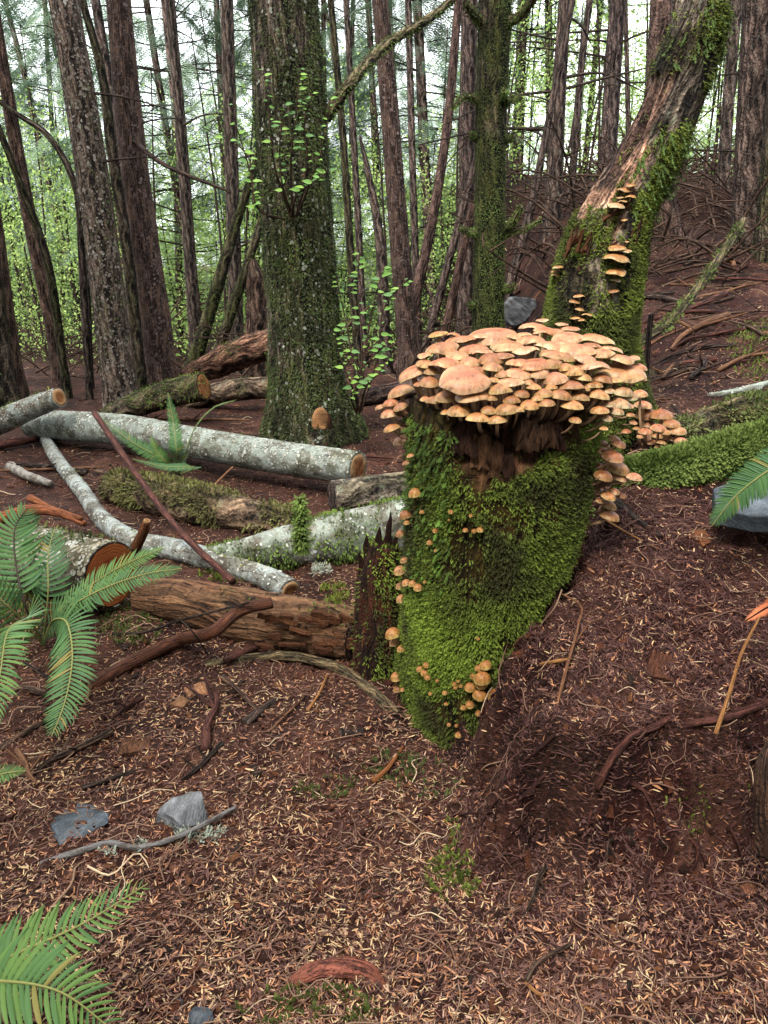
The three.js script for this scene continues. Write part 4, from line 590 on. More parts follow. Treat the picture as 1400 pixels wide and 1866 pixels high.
stick('dead_branch', 'thick bent branch, dark wet below and tan above, before the rotten log', [[165, 1258, 0.01], [250, 1215, 0.02], [330, 1185, 0.03], [390, 1150, 0, 1.82], [440, 1112, 0, 1.84], [496, 1098, 0, 1.86]], 26, std(T.wood, [0.34, 0.2, 0.15], 0.6, 0.006), { end: 0.75, cat: 'branch' });
stick('mossy_root', 'curved mossy root creeping to the stump foot', [[375, 1216, 0.005], [450, 1208, 0.012], [530, 1206, 0.015], [610, 1225, 0.015], [670, 1262, 0.012], [725, 1308, 0.004]], 17, std(T.bark, [0.4, 0.36, 0.22], 0.9, 0.004), { end: 1.15, cat: 'root' });
stick('dead_twig', 'thin dark twig arching over the rotten log\'s left end', [[150, 1165, 0.01], [260, 1165, 0.02], [330, 1130, 0, 1.85], [455, 1098, 0, 1.82]], 6, M.dark, { forks: [[[330, 1130, 0, 1.85], [350, 1150, 0, 1.82], [380, 1200, 0.01]]] });
stick('lichen_twig', 'crooked lichen-tufted twig lying before the grey rock', [[72, 1580, 0.004], [150, 1557, 0.008], [200, 1545, 0.01], [250, 1552, 0.008], [330, 1535, 0.014], [380, 1515, 0.02], [430, 1488, 0.02]], 11, std(T.pale, [0.42, 0.36, 0.38], 0.8, 0.002), { end: 0.7 });
stick('dead_twig', 'forked pale twig stuck in the bank beside the stump', [[1005, 1330, 0.004], [1030, 1240, 0.02], [1052, 1165, 0.03], [1056, 1130, 0.03], [1020, 1098, 0.02]], 6, std(T.wood, [0.6, 0.45, 0.34], 0.8, 0.001), { forks: [[[1042, 1200, 0.025], [1075, 1160, 0.03], [1100, 1145, 0.02]]] });
stick('straw_stem', 'yellow dry stem standing aslant at the right edge', [[1304, 1338, 0, 1.22], [1330, 1262, 0, 1.24], [1352, 1190, 0, 1.26], [1386, 1122, 0, 1.27]], 7, M.straw);
stick('exposed_root', 'bent reddish root knuckle poking from the bank', [[1085, 1445, 0.01], [1120, 1400, 0.03], [1150, 1372, 0.035], [1185, 1350, 0.025], [1240, 1305, 0.01], [1262, 1285, 0]], 15, M.root, { end: 0.7, cat: 'root' });
stick('exposed_root', 'long dark root along the bank top at the right edge', [[1240, 1330, 0.01], [1320, 1322, 0.015], [1400, 1295, 0.02], [1460, 1270, 0.02]], 13, M.root, { end: 1.2, cat: 'root' });
stick('exposed_root', 'thin root hanging down the bank face', [[1050, 1555, 0.01], [1058, 1620, 0.012], [1060, 1690, 0.01], [1075, 1735, 0.01]], 12, M.root, { end: 0.6, cat: 'root' });
stick('exposed_root', 'slim root running down from the stump over the bank', [[1100, 1290, 0.012], [1000, 1420, 0.02], [930, 1480, 0.015], [830, 1490, 0.006]], 7, M.root, { cat: 'root' });
stick('exposed_root', 'wiry root crossing the bank below the forked twig', [[1030, 1330, 0.01], [960, 1400, 0.02], [900, 1430, 0.01]], 6, M.root, { cat: 'root' });
stick('dead_stick', 'reddish bare stick on the needles below the bank', [[1120, 1660, 0.005], [1200, 1612, 0.012], [1290, 1575, 0.01]], 8, M.root);
stick('dead_stick', 'grey curved stick with yellow end near the bottom edge', [[958, 1795, 0.008], [975, 1770, 0.012], [1060, 1720, 0.012]], 9, M.twig);
stick('straw_stem', 'curved yellow straw lying near the bottom centre', [[957, 1798, 0.008], [985, 1822, 0.01], [1020, 1805, 0.01]], 6, M.straw);
stick('straw_stem', 'long pale straw by the bottom edge', [[1040, 1815, 0.006], [1070, 1845, 0.008], [1130, 1862, 0.008]], 5, M.straw);
stick('dead_stick', 'tan stick lying across the needles at lower right', [[1200, 1832, 0.006], [1260, 1822, 0.01], [1330, 1818, 0.008]], 6, std(T.wood, [0.6, 0.4, 0.24], 0.8, 0.001));
stick('straw_stem', 'short yellow stick on the bank by the forked twig', [[985, 1220, 0.01], [1015, 1216, 0.012], [1040, 1210, 0.01]], 8, M.straw);
stick('dead_stick', 'black charred stick on the slope right of the stump', [[1125, 918, 0.006], [1155, 950, 0.01], [1205, 985, 0.008]], 14, M.dark);
stick('dead_stick', 'straight black twig leaning over the stubby greenish log', [[1225, 738, 0, 2.3], [1250, 770, 0, 2.2], [1280, 802, 0, 2.1]], 5, M.dark);
stick('straw_stem', 'thin tan straw arching across the slope right of the stump', [[1100, 950, 0.006], [1150, 985, 0.012], [1215, 1012, 0.006]], 4, M.straw);
stick('dead_stick', 'orange dry stick on the needles left of the stump foot', [[680, 1430, 0.006], [705, 1410, 0.01], [735, 1370, 0.012]], 10, std(T.wood, [0.7, 0.42, 0.2], 0.8, 0.001));
stick('dead_stick', 'tan straw leaning near the mossy root', [[560, 1300, 0.006], [580, 1275, 0.012], [597, 1240, 0.016]], 6, M.straw);
stick('bark_strip', 'dark curled bark strip on the needles below the mossy root', [[445, 1325, 0.006], [475, 1305, 0.012], [505, 1280, 0.008]], 18, M.dark, { cat: 'bark' });
stick('dead_stick', 'brown stick in the litter at the left edge below the fern', [[0, 1270, 0.006], [40, 1262, 0.01], [85, 1268, 0.006]], 16, M.twig);
stick('dead_stick', 'long brown stick in the litter left of the grey rock', [[0, 1370, 0.006], [70, 1330, 0.012], [140, 1300, 0.006]], 10, M.twig);
stick('dead_stick', 'dark twig in the litter above the slate', [[150, 1440, 0.005], [230, 1418, 0.01], [285, 1400, 0.006]], 8, M.dark);
stick('split_wood', 'orange split branch lying behind the left fern', [[-20, 952, 0, 2.6], [60, 935, 0.01, 2.62], [110, 940, 0.01, 2.6], [155, 955, 0, 2.55]], 24, std(T.wood, [0.85, 0.48, 0.3], 0.8, 0.006), { end: 0.4, cat: 'branch', forks: [[[55, 912, 0.01, 2.7], [90, 930, 0.01, 2.65], [150, 950, 0.01, 2.55]]] });
stick('dead_stick', 'reddish stick crossing the litter left of the lichen branch', [[-20, 822, 0.02], [40, 815, 0.03], [85, 803, 0.02]], 16, M.root);
stick('dead_stick', 'bark-ringed stick left of the lichen branch', [[20, 858, 0.02], [55, 878, 0.025], [95, 890, 0.02]], 18, std(T.pale, [0.7, 0.6, 0.58], 0.85, 0.002));
stick('dead_stick', 'thin bare switch beside the pale log fern', [[375, 905, 0, 2.9], [395, 880, 0, 2.92], [425, 850, 0, 2.95]], 5, std(T.wood, [0.7, 0.55, 0.42], 0.8, 0.001));
log('mossy_snag', 'short mossy upright stub rising from the moss-and-white-lichen log', 'tree stump', [[548, 1000, 18, 2.28], [549, 950, 15, 2.27], [546, 908, 12, 2.26]], M.bark, { tint: [0.318, 0.36, 0.148], moss: 1, mossCount: 900, mossSize: 0.016, nu: 12, nv: 20, rough: 0.2 });

// ---------------------------------------------------------------- rocks and slabs of bark
function rockGeo(seed, sx, sy, sz, cuts = 22) {
  const R = rng(seed), g0 = new THREE.IcosahedronGeometry(1, 9), p = g0.attributes.position, pl = [];
  for (let i = 0; i < cuts; i++) { const n = new V3(R() - 0.5, R() - 0.5, R() - 0.5).normalize(); pl.push([n, 0.62 + 0.3 * R()]); } pl.push([new V3(0.1, 1, 0.05).normalize(), 0.62]);
  for (let i = 0; i < p.count; i++) { const v = new V3().fromBufferAttribute(p, i); for (const [n, d] of pl) { const k = v.dot(n) - d; if (k > 0) v.addScaledVector(n, -k); } v.addScaledVector(v.clone().normalize(), 0.1 * fbm(v.x * 3 + seed, v.y * 3, v.z * 3, 5)); p.setXYZ(i, v.x * sx, v.y * sy, v.z * sz); }
  const uv = g0.attributes.uv; for (let i = 0; i < p.count; i++) uv.setXY(i, (p.getX(i) + p.getZ(i) * 0.5) / 0.15, (p.getY(i) + p.getZ(i) * 0.6) / 0.15); g0.computeVertexNormals(); return g0;
}
function rock(label, px, py, t, s, mat, seed, turn = 0, name = 'rock') { const g = rockGeo(seed, ...s), c = t ? P(px, py, t) : G(px, py); g.rotateY(turn); g.translate(c.x, c.y, c.z); return single(name, g, mat, label, 'rock'); }
rock('angular grey rock resting on the needles behind the lichen-tufted twig', 337, 1490, null, [0.052, 0.05, 0.05], M.rock, 3, 0.4);
rock('dark blue-grey slate half buried left of the grey rock', 140, 1502, null, [0.055, 0.014, 0.055], M.slate, 5, 0.2);
rock('blue-grey slate chip at the bottom edge beside the root', 322, 1842, null, [0.026, 0.016, 0.028], M.slate, 7, 0.9);
rock('small dark slate chip at the bottom edge right of the blue-grey chip', 362, 1858, null, [0.02, 0.012, 0.018], M.slate, 8, 0.2);
rock('small blue-grey stone lodged in the bank face', 1054, 1492, null, [0.012, 0.01, 0.012], M.slate, 12, 0.2);
rock('grey boulder behind the straight mossy trunk', 950, 565, 5.2, [0.13, 0.13, 0.13], M.rock, 9, 1);
rock('earthy brown mound between the right-hand trunks', 1292, 400, null, [0.42, 0.36, 0.4], std(T.soil, [0.34, 0.28, 0.24], 0.95, 0.03), 10, 0.3);
rock('pale rock lying beyond the stump cluster', 1190, 800, 2.6, [0.07, 0.05, 0.06], M.rock, 14, 0.3);
{ // flat slab at the right edge
  const c = P(1412, 908, 1.56), sh = new THREE.Shape([[-0.125, -0.03], [-0.1, 0.05], [-0.03, 0.085], [0.09, 0.1], [0.2, 0.08], [0.2, -0.07], [0.03, -0.085], [-0.07, -0.07]].map(a => new THREE.Vector2(...a)));
  const g = new THREE.ExtrudeGeometry(sh, { depth: 0.03, bevelEnabled: true, bevelSize: 0.004, bevelThickness: 0.004, bevelSegments: 2, steps: 1 }); g.rotateX(-Math.PI / 2 + 0.16); g.rotateZ(0.1);
  const uv = g.attributes.uv, p = g.attributes.position; for (let i = 0; i < p.count; i++) uv.setXY(i, p.getX(i) / 0.3, (p.getZ(i) + p.getY(i)) / 0.3);
  g.translate(c.x, c.y - 0.025, c.z); single('stone_slab', g, M.slate, 'flat blue-grey stone slab lying under the right fern', 'rock');
}
function slab(label, px, py, w, hh, mat, a, seed, name = 'bark_piece', lift = 0.006) {   // a curled flake of bark or wood lying on the soil
  const t = GT(px, py), s = t / F, g = new THREE.BoxGeometry(w * s, 0.007, hh * s * 1.3, 10, 1, 6), p = g.attributes.position, R = rng(seed), k = 4 * (R() - 0.3);
  for (let i = 0; i < p.count; i++) { const x = p.getX(i), y = p.getY(i), z = p.getZ(i), e = 1 + 0.3 * N3(x * 1.8 / (w * s) + seed, 1, z * 2) + 0.12 * N3(x * 8 / (w * s) + seed, 4, z * 2); p.setXYZ(i, x * (1 + 0.2 * N3(z * 60, seed, 2)), y + k * z * z - Math.min(2, 0.09 / (w * s)) * x * x + 0.004 * N3(x * 50, seed, z * 50), z * e); }
  g.rotateY(a); const c = P(px, py, t), n = hN(c.x, c.z, 0.04); g.applyQuaternion(new THREE.Quaternion().setFromUnitVectors(new V3(0, 1, 0), n)); g.translate(c.x, c.y + lift, c.z); g.computeVertexNormals(); return single(name, g, mat, label, 'bark');
}
slab('dark wet bark piece with pink torn corner on the bank', 1085, 1242, 58, 62, M.root, 0.4, 1);
slab('wedge of brown split wood on the bank, right of the wet bark piece', 1206, 1222, 48, 44, std(T.wood, [0.3, 0.18, 0.14], 0.8, 0.004), -0.5, 2);
slab('scored grey-brown wood plate below the bank face', 952, 1612, 46, 54, std(T.wood, [0.3, 0.22, 0.19], 0.85, 0.004), 0.6, 3);
{ const g = tube([G(512, 1812), G(545, 1792, 0.006), G(610, 1778, 0.01), G(670, 1784, 0.008), G(714, 1812)], [0.003, 0.013, 0.019, 0.016, 0.004], { nu: 20, nv: 44, tile: 0.12, disp: (th, v, p) => 0.3 * fbm(p.x * 22, p.y * 22, p.z * 22, 3) + 0.12 * N3(th * 5, v * 5, 2) }); single('bark_piece', g, std(T.red, [0.62, 0.27, 0.2], 0.7, 0.003), 'long red bark slab half sunk near the bottom edge', 'bark'); }
slab('square grey-brown wood block in the needles above the rock', 248, 1368, 52, 36, std(T.wood, [0.36, 0.26, 0.2], 0.9, 0.006), 0.2, 5, 'wood_block', 0.012);
slab('curled tan dead leaf on the slope right of the stump', 1278, 985, 40, 26, std(T.wood, [0.55, 0.34, 0.2], 0.8, 0.001), 0.7, 6, 'dead_leaf');
slab('orange bark scrap behind the stump cluster by the upright stick', 1208, 672, 24, 14, std(T.wood, [0.7, 0.26, 0.13], 0.8, 0.002), 0.2, 7);
slab('pinkish leaf scrap at the right edge below the bank', 1372, 1635, 30, 30, std(T.wood, [0.62, 0.4, 0.33], 0.8, 0.001), 0.2, 8, 'dead_leaf');
slab('dark bark plate on the needles beside the bank moss', 850, 1655, 56, 36, M.root, -0.3, 9);
slab('pale rotten wood scrap in the litter beside the rotten log', 360, 1262, 40, 24, std(T.wood, [0.85, 0.68, 0.5], 0.85, 0.002), 0.5, 10, 'wood_scrap');
slab('small pale wood scrap below the rotten wood scrap', 330, 1285, 26, 18, std(T.wood, [0.6, 0.5, 0.36], 0.85, 0.002), -0.5, 11, 'wood_scrap');
slab('dark bark lump in the litter by the mossy root', 640, 1338, 44, 18, M.dark, 0.1, 12);
{ // weathered wood post at the right edge of the bank
  const g = tube([P(1410, 1560, 1.1), P(1404, 1480, 1.1), P(1400, 1400, 1.1), P(1406, 1362, 1.12), P(1408, 1345, 1.12)], [0.022, 0.02, 0.017, 0.01, 0.003], { nu: 26, nv: 40, tile: 0.2, disp: (th, v, p) => 0.35 * N3(th * 3, p.y * 6, 1) + 0.2 * N3(th * 9, p.y * 8, 3), color: p => { const e = 0.8 + 0.9 * fbm(p.x * 60, p.y * 12, p.z * 60, 3); return [0.26 * e, 0.22 * e, 0.2 * e]; } });
  single('wood_post', g, M.wood, 'weathered grey wood stub standing in the bank at the right edge', 'wood stub');
}

const BRUSH = std(T.wood, [0.5, 0.4, 0.32], 0.85, 0.001);
// ---------------------------------------------------------------- ferns
function bladeGeo(curve = 0.22, seg = 6) {   // a leaflet of length 1 along x, width along z, slightly folded and curved to +z (tipward)
  const pos = [], idx = [];
  for (let i = 0; i <= seg; i++) { const v = i / seg, w = 0.074 * Math.pow(Math.sin(Math.PI * clamp(0.16 + 0.84 * v)), 0.75) * (v > 0.98 ? 0 : 1), z = curve * v * v, y = -0.1 * v * v; pos.push(v, y - 0.018, z - w, v, y + 0.012, z, v, y - 0.018, z + w); }
  for (let i = 0; i < seg; i++) for (let j = 0; j < 2; j++) { const a = i * 3 + j; idx.push(a, a + 1, a + 3, a + 1, a + 4, a + 3); }
  return build(pos, idx);
}
const BLADE = [bladeGeo(0.16), bladeGeo(0.26), bladeGeo(0.34)];
function frond(parent, pts, hw, mats, rmat, o = {}) {   // pts: [px, py, t]; hw: half width in px; leaflets are children of the frond's stalk
  const R = rng(o.seed ?? 1), path = pts.map(a => P(...a)), curve = new THREE.CatmullRomCurve3(path, false, 'centripetal'), L = curve.getLength(), tm = pts[Math.floor(pts.length / 2)][2], W = hw * tm / F;
  const st = part(parent, 'frond', tube(path, path.map((_, i) => lerp(0.0028, 0.0008, i / (path.length - 1)) * (o.thick ?? 1)), { nu: 6, nv: 28, tile: 0.1 }), rmat);
  const n = o.n ?? Math.round(L / (W * 0.235)), v0 = o.v0 ?? 0.06, up0 = o.up ?? new V3(0, 1, 0.25);
  for (let i = 0; i < n; i++) for (const s of [-1, 1]) {
    const v = lerp(v0, 0.985, (i + (s > 0 ? 0.4 : 0)) / n), p = curve.getPoint(v), t = curve.getTangent(v), side = new V3().crossVectors(t, up0).normalize(), nn = new V3().crossVectors(side, t).normalize();
    const l = W * Math.pow(Math.sin(Math.PI * clamp(0.2 + 0.8 * v * 0.985)), 0.62) * (0.9 + 0.2 * R()) * (R() < 0.03 ? 0.6 : 1) * sst(0, 0.12, v - v0 + 0.06), a = lerp(0.12, 0.75, v * v) + 0.1 * (R() - 0.5);
    const x = side.multiplyScalar(s * Math.cos(a)).addScaledVector(t, Math.sin(a)).addScaledVector(nn, (o.droop ?? -0.12) + 0.22 * (R() - 0.5)).normalize(), z = t.clone().addScaledVector(x, -t.dot(x)).normalize(), y = new V3().crossVectors(z, x);
    const m = new THREE.Mesh(BLADE[Math.floor(R() * 3)], R() < 0.025 ? M.fernTip : mats[Math.floor(R() * mats.length)]); m.name = 'leaflet'; shade(m);
    m.matrixAutoUpdate = true; const zz = l * (1.05 - 0.3 * v); new M4().makeBasis(x.clone().multiplyScalar(l), y.clone().multiplyScalar(l), z.clone().multiplyScalar(zz)).setPosition(p).decompose(m.position, m.quaternion, m.scale);
    st.add(m);
  }
  return st;
}
{
  const gA = [M.fern, M.fern3, M.fern], gB = [M.fern2, M.fern], b0 = G(78, 1175);
  let f = thing('sword_fern', 'large sword fern with arching fronds in front of the sawn log', 'fern', b0);
  const b = [78, 1175, GT(78, 1175)];
  frond(f, [b, [110, 1118, 1.78], [190, 1072, 1.74], [270, 1045, 1.72], [332, 1036, 1.7]], 34, gA, M.rachis, { seed: 1, up: new V3(0, 1, 0.9) });
  frond(f, [b, [118, 1105, 1.84], [190, 1050, 1.82], [250, 1018, 1.8], [300, 998, 1.8]], 30, gB, M.rachis, { seed: 2, up: new V3(0, 1, 0.9) });
  frond(f, [b, [98, 1130, 1.78], [122, 1135, 1.68], [132, 1200, 1.58], [118, 1280, 1.5], [94, 1342, 1.44]], 56, gA, M.rachis, { seed: 3, up: new V3(0.1, 0.5, 1), v0: 0.14 });
  frond(f, [b, [45, 1100, 1.9], [28, 1020, 1.93], [28, 960, 1.96], [50, 925, 1.98]], 62, [M.fern3, M.fern], M.rachisDark, { seed: 4, up: new V3(0.3, 0.4, 1), v0: 0.3, thick: 1.3 });
  frond(f, [b, [88, 1080, 1.92], [88, 1010, 1.95], [100, 960, 2.0]], 50, [M.fern3], M.rachis, { seed: 5, up: new V3(0, 0.5, 1) });
  frond(f, [b, [50, 1130, 1.75], [15, 1150, 1.62], [0, 1230, 1.5], [-22, 1340, 1.42]], 58, gB, M.rachis, { seed: 6, up: new V3(0, 0.6, 1), v0: 0.2 });
  frond(f, [b, [20, 1110, 1.85], [-40, 1060, 1.8], [-110, 1040, 1.75]], 44, gA, M.rachis, { seed: 7, up: new V3(0, 1, 0.7) });
  f = thing('sword_fern', 'fern frond tip poking in from the left edge below the large fern', 'fern', G(-70, 1500));
  frond(f, [[-70, 1500, GT(-70, 1500)], [-50, 1440, 1.3], [0, 1412, 1.27], [47, 1404, 1.25]], 26, gB, M.rachis, { seed: 8, up: new V3(0, 1, 0.8) });
  f = thing('sword_fern', 'bright foreground fern with two broad fronds at the bottom left', 'fern', G(-190, 1866));
  const c = [-190, 1866, GT(-190, 1866)];
  frond(f, [c, [-90, 1790, 0.95], [30, 1738, 0.97], [150, 1684, 1.0], [270, 1610, 1.03]], 74, [M.fern2, M.fern2, M.fern], M.rachis, { seed: 9, up: new V3(-0.1, 1, 0.8), v0: 0.1, droop: 0.02 });
  frond(f, [c, [-110, 1800, 0.9], [0, 1788, 0.87], [110, 1808, 0.86], [215, 1885, 0.86]], 96, [M.fern2, M.fern], M.rachis, { seed: 10, up: new V3(0, 1, 0.8), v0: 0.1, droop: 0.02 });
  frond(f, [c, [-60, 1800, 1.0], [60, 1770, 1.02], [185, 1790, 1.02]], 46, [M.fern3, M.fern], M.rachis, { seed: 11, up: new V3(0, 1, 0.5), v0: 0.1 });
  const d = [326, 866, GT(326, 866)];
  f = thing('sword_fern', 'small fern with upright fronds in front of the pale lichen-coated log', 'fern', G(326, 866));
  frond(f, [d, [300, 838, 3.05], [245, 808, 3.05], [183, 762, 3.1]], 18, gA, M.rachis, { seed: 12, up: new V3(0, 0.7, 1) });
  frond(f, [d, [322, 825, 3.08], [316, 770, 3.1], [306, 716, 3.12]], 17, gA, M.rachis, { seed: 13, up: new V3(0, 0.2, 1) });
  frond(f, [d, [336, 830, 3.05], [358, 775, 3.0], [390, 742, 2.98], [432, 728, 2.95]], 12, gA, M.rachis, { seed: 14, up: new V3(-0.6, 1, 0.2) });
  frond(f, [d, [305, 845, 3.02], [285, 820, 3.0], [275, 795, 3.0]], 12, gB, M.rachis, { seed: 15, up: new V3(0, 0.6, 1) });
  frond(f, [d, [350, 850, 3.02], [300, 850, 2.98], [240, 836, 2.98]], 12, [M.fern3], M.rachis, { seed: 16, up: new V3(0, 1, 0.6) });
  f = thing('sword_fern', 'fern frond hanging over the flat stone slab at the right edge', 'fern', G(1500, 960));
  frond(f, [[1500, 960, GT(1500, 960)], [1470, 820, 1.35], [1400, 858, 1.36], [1340, 905, 1.38], [1298, 958, 1.4]], 44, [M.fern3, M.fern], M.rachis, { seed: 17, up: new V3(0, 0.9, 0.8), v0: 0.3 });
  f = thing('dead_fern', 'rust-orange dead fern frond at the right edge above the yellow stem', 'fern', G(1440, 1090));
  frond(f, [[1440, 1090, GT(1440, 1090)], [1415, 1098, 1.26], [1390, 1112, 1.27], [1358, 1132, 1.27]], 15, [thin([0.5, 0.16, 0.07], 0.2)], M.root, { seed: 18, up: new V3(0, 1, 0.6) });
}

// ---------------------------------------------------------------- leafy shoots
function leafGeo() { const pos = [], idx = [], seg = 6; for (let i = 0; i <= seg; i++) { const v = i / seg, w = 0.21 * Math.pow(Math.sin(Math.PI * Math.pow(v, 0.72)), 1.1), y = -0.16 * v * v; pos.push(v, y + 0.05 * (w > 0.05 ? 1 : 0), -w, v, y, 0, v, y + 0.05 * (w > 0.05 ? 1 : 0), w); } for (let i = 0; i < seg; i++) for (let j = 0; j < 2; j++) { const a = i * 3 + j; idx.push(a, a + 1, a + 3, a + 1, a + 4, a + 3); } return build(pos, idx); }
const LEAF = leafGeo();
function shoots(name, label, base, stems, size, seed, byDepth) {
  const R = rng(seed), o = thing(name, label, 'shrub', base);
  for (const st of stems) {
    const path = st.map(a => byDepth ? PZ(...a) : P(...a)), cv = new THREE.CatmullRomCurve3(path, false, 'centripetal'), L = cv.getLength();
    part(o, 'stem', tube(path, path.map((_, i) => lerp(0.006, 0.002, i / (path.length - 1))), { nu: 5, nv: 16, tile: 0.1 }), M.twig);
    const n = Math.max(4, Math.round(L / 0.036));
    for (let i = 0; i < n; i++) { const v = lerp(0.3, 1, i / (n - 1)), p = cv.getPoint(v), a = R() * 6.28, d = new V3(Math.cos(a), 0.1 + 0.3 * (R() - 0.5), 0.35 + 0.6 * Math.sin(a)).normalize(), up = new V3(1.2 * (R() - 0.5), 0.35 + 0.6 * R(), 0.55 + 0.6 * R()).normalize(), z = new V3().crossVectors(d, up).normalize(), y = new V3().crossVectors(z, d), s = size * (0.45 + 0.85 * R());
      const m = new THREE.Mesh(LEAF, [M.leaf, M.leaf2, M.leaf3][Math.floor(R() * 3)]); m.name = 'leaf'; shade(m); new M4().makeBasis(d.multiplyScalar(s), y.multiplyScalar(s), z.multiplyScalar(s)).setPosition(p.clone().sub(o.position)).decompose(m.position, m.quaternion, m.scale); o.add(m); }
  }
}
shoots('leafy_shrub', 'bright-leaved shrub sprouting right of the great mossy tree\'s foot', G(655, 752), [[[652, 750, 3.75], [640, 640, 3.7], [625, 560, 3.68], [608, 488, 3.66]], [[655, 750, 3.75], [660, 620, 3.7], [652, 530, 3.65], [655, 462, 3.65]], [[658, 750, 3.75], [690, 640, 3.65], [700, 560, 3.6], [745, 508, 3.55]], [[650, 750, 3.75], [655, 680, 3.6], [690, 640, 3.55], [716, 612, 3.5]], [[655, 750, 3.75], [640, 700, 3.6], [620, 650, 3.55], [608, 600, 3.5]], [[655, 752, 3.75], [670, 700, 3.55], [690, 680, 3.5], [708, 655, 3.5]], [[650, 752, 3.72], [640, 720, 3.6], [655, 690, 3.55], [640, 640, 3.5]], [[655, 752, 3.75], [672, 600, 3.7], [690, 520, 3.65], [700, 488, 3.65]]], 0.042, 61);
shoots('leafy_shoots', 'light green leafy shoots sprouting from the middle of the great mossy tree', PZ(535, 395, 3.8), [[[535, 395, 3.72], [530, 300, 3.6], [540, 200, 3.55], [548, 125, 3.55]], [[530, 395, 3.72], [500, 300, 3.6], [490, 200, 3.55], [480, 128, 3.55]], [[520, 400, 3.72], [470, 380, 3.6], [455, 310, 3.6], [418, 190, 3.6]], [[500, 400, 3.72], [465, 370, 3.6], [450, 280, 3.62], [370, 232, 3.65]], [[540, 395, 3.72], [570, 320, 3.58], [590, 260, 3.55], [602, 180, 3.55]], [[540, 395, 3.72], [560, 300, 3.58], [555, 220, 3.55], [570, 170, 3.55]], [[535, 395, 3.72], [515, 340, 3.58], [510, 260, 3.55], [520, 190, 3.55]], [[530, 395, 3.72], [545, 350, 3.58], [575, 330, 3.55], [600, 310, 3.55]]], 0.04, 62, true);

// ---------------------------------------------------------------- the wood behind: distant trees, understorey, far forest
function bough() {   // a flat spray of conifer needles, length 1 along y
  const pos = [], idx = []; const tri = (a, b, c) => { const k = pos.length / 3; pos.push(...a, ...b, ...c); idx.push(k, k + 1, k + 2); };
  for (let i = 0; i < 11; i++) for (const s of [-1, 1]) {
    const v = 0.08 + 0.9 * (i + (s > 0 ? 0.5 : 0)) / 11.5, L = 0.34 * Math.pow(1 - v, 0.6) + 0.05, z0 = -0.25 * v * v;
    for (let k = 0; k < 6; k++) { const w = (k + 0.5) / 6, x = s * L * w * 0.85, y = v + L * w * 0.6, z = z0 - 0.1 * w * w, q = 0.05; tri([x, y, z], [x + s * 0.01 + q * 0.4, y + q, z], [x + s * q, y + q * 0.3, z - 0.01]); tri([x, y, z], [x - s * q * 0.2, y + q, z], [x - s * q * 0.7, y + q * 0.7, z]); }
  }
  tri([-0.008, 0, 0], [0.008, 0, 0], [0, 1, -0.25]);
  return build(pos, idx);
}
const BOUGH = bough();
function quadLeaf() { return build([0, 0, 0, 0.32, 0.45, 0.06, 0, 1, -0.08, -0.32, 0.45, 0.06], [0, 1, 2, 0, 2, 3]); }
const QL = quadLeaf();
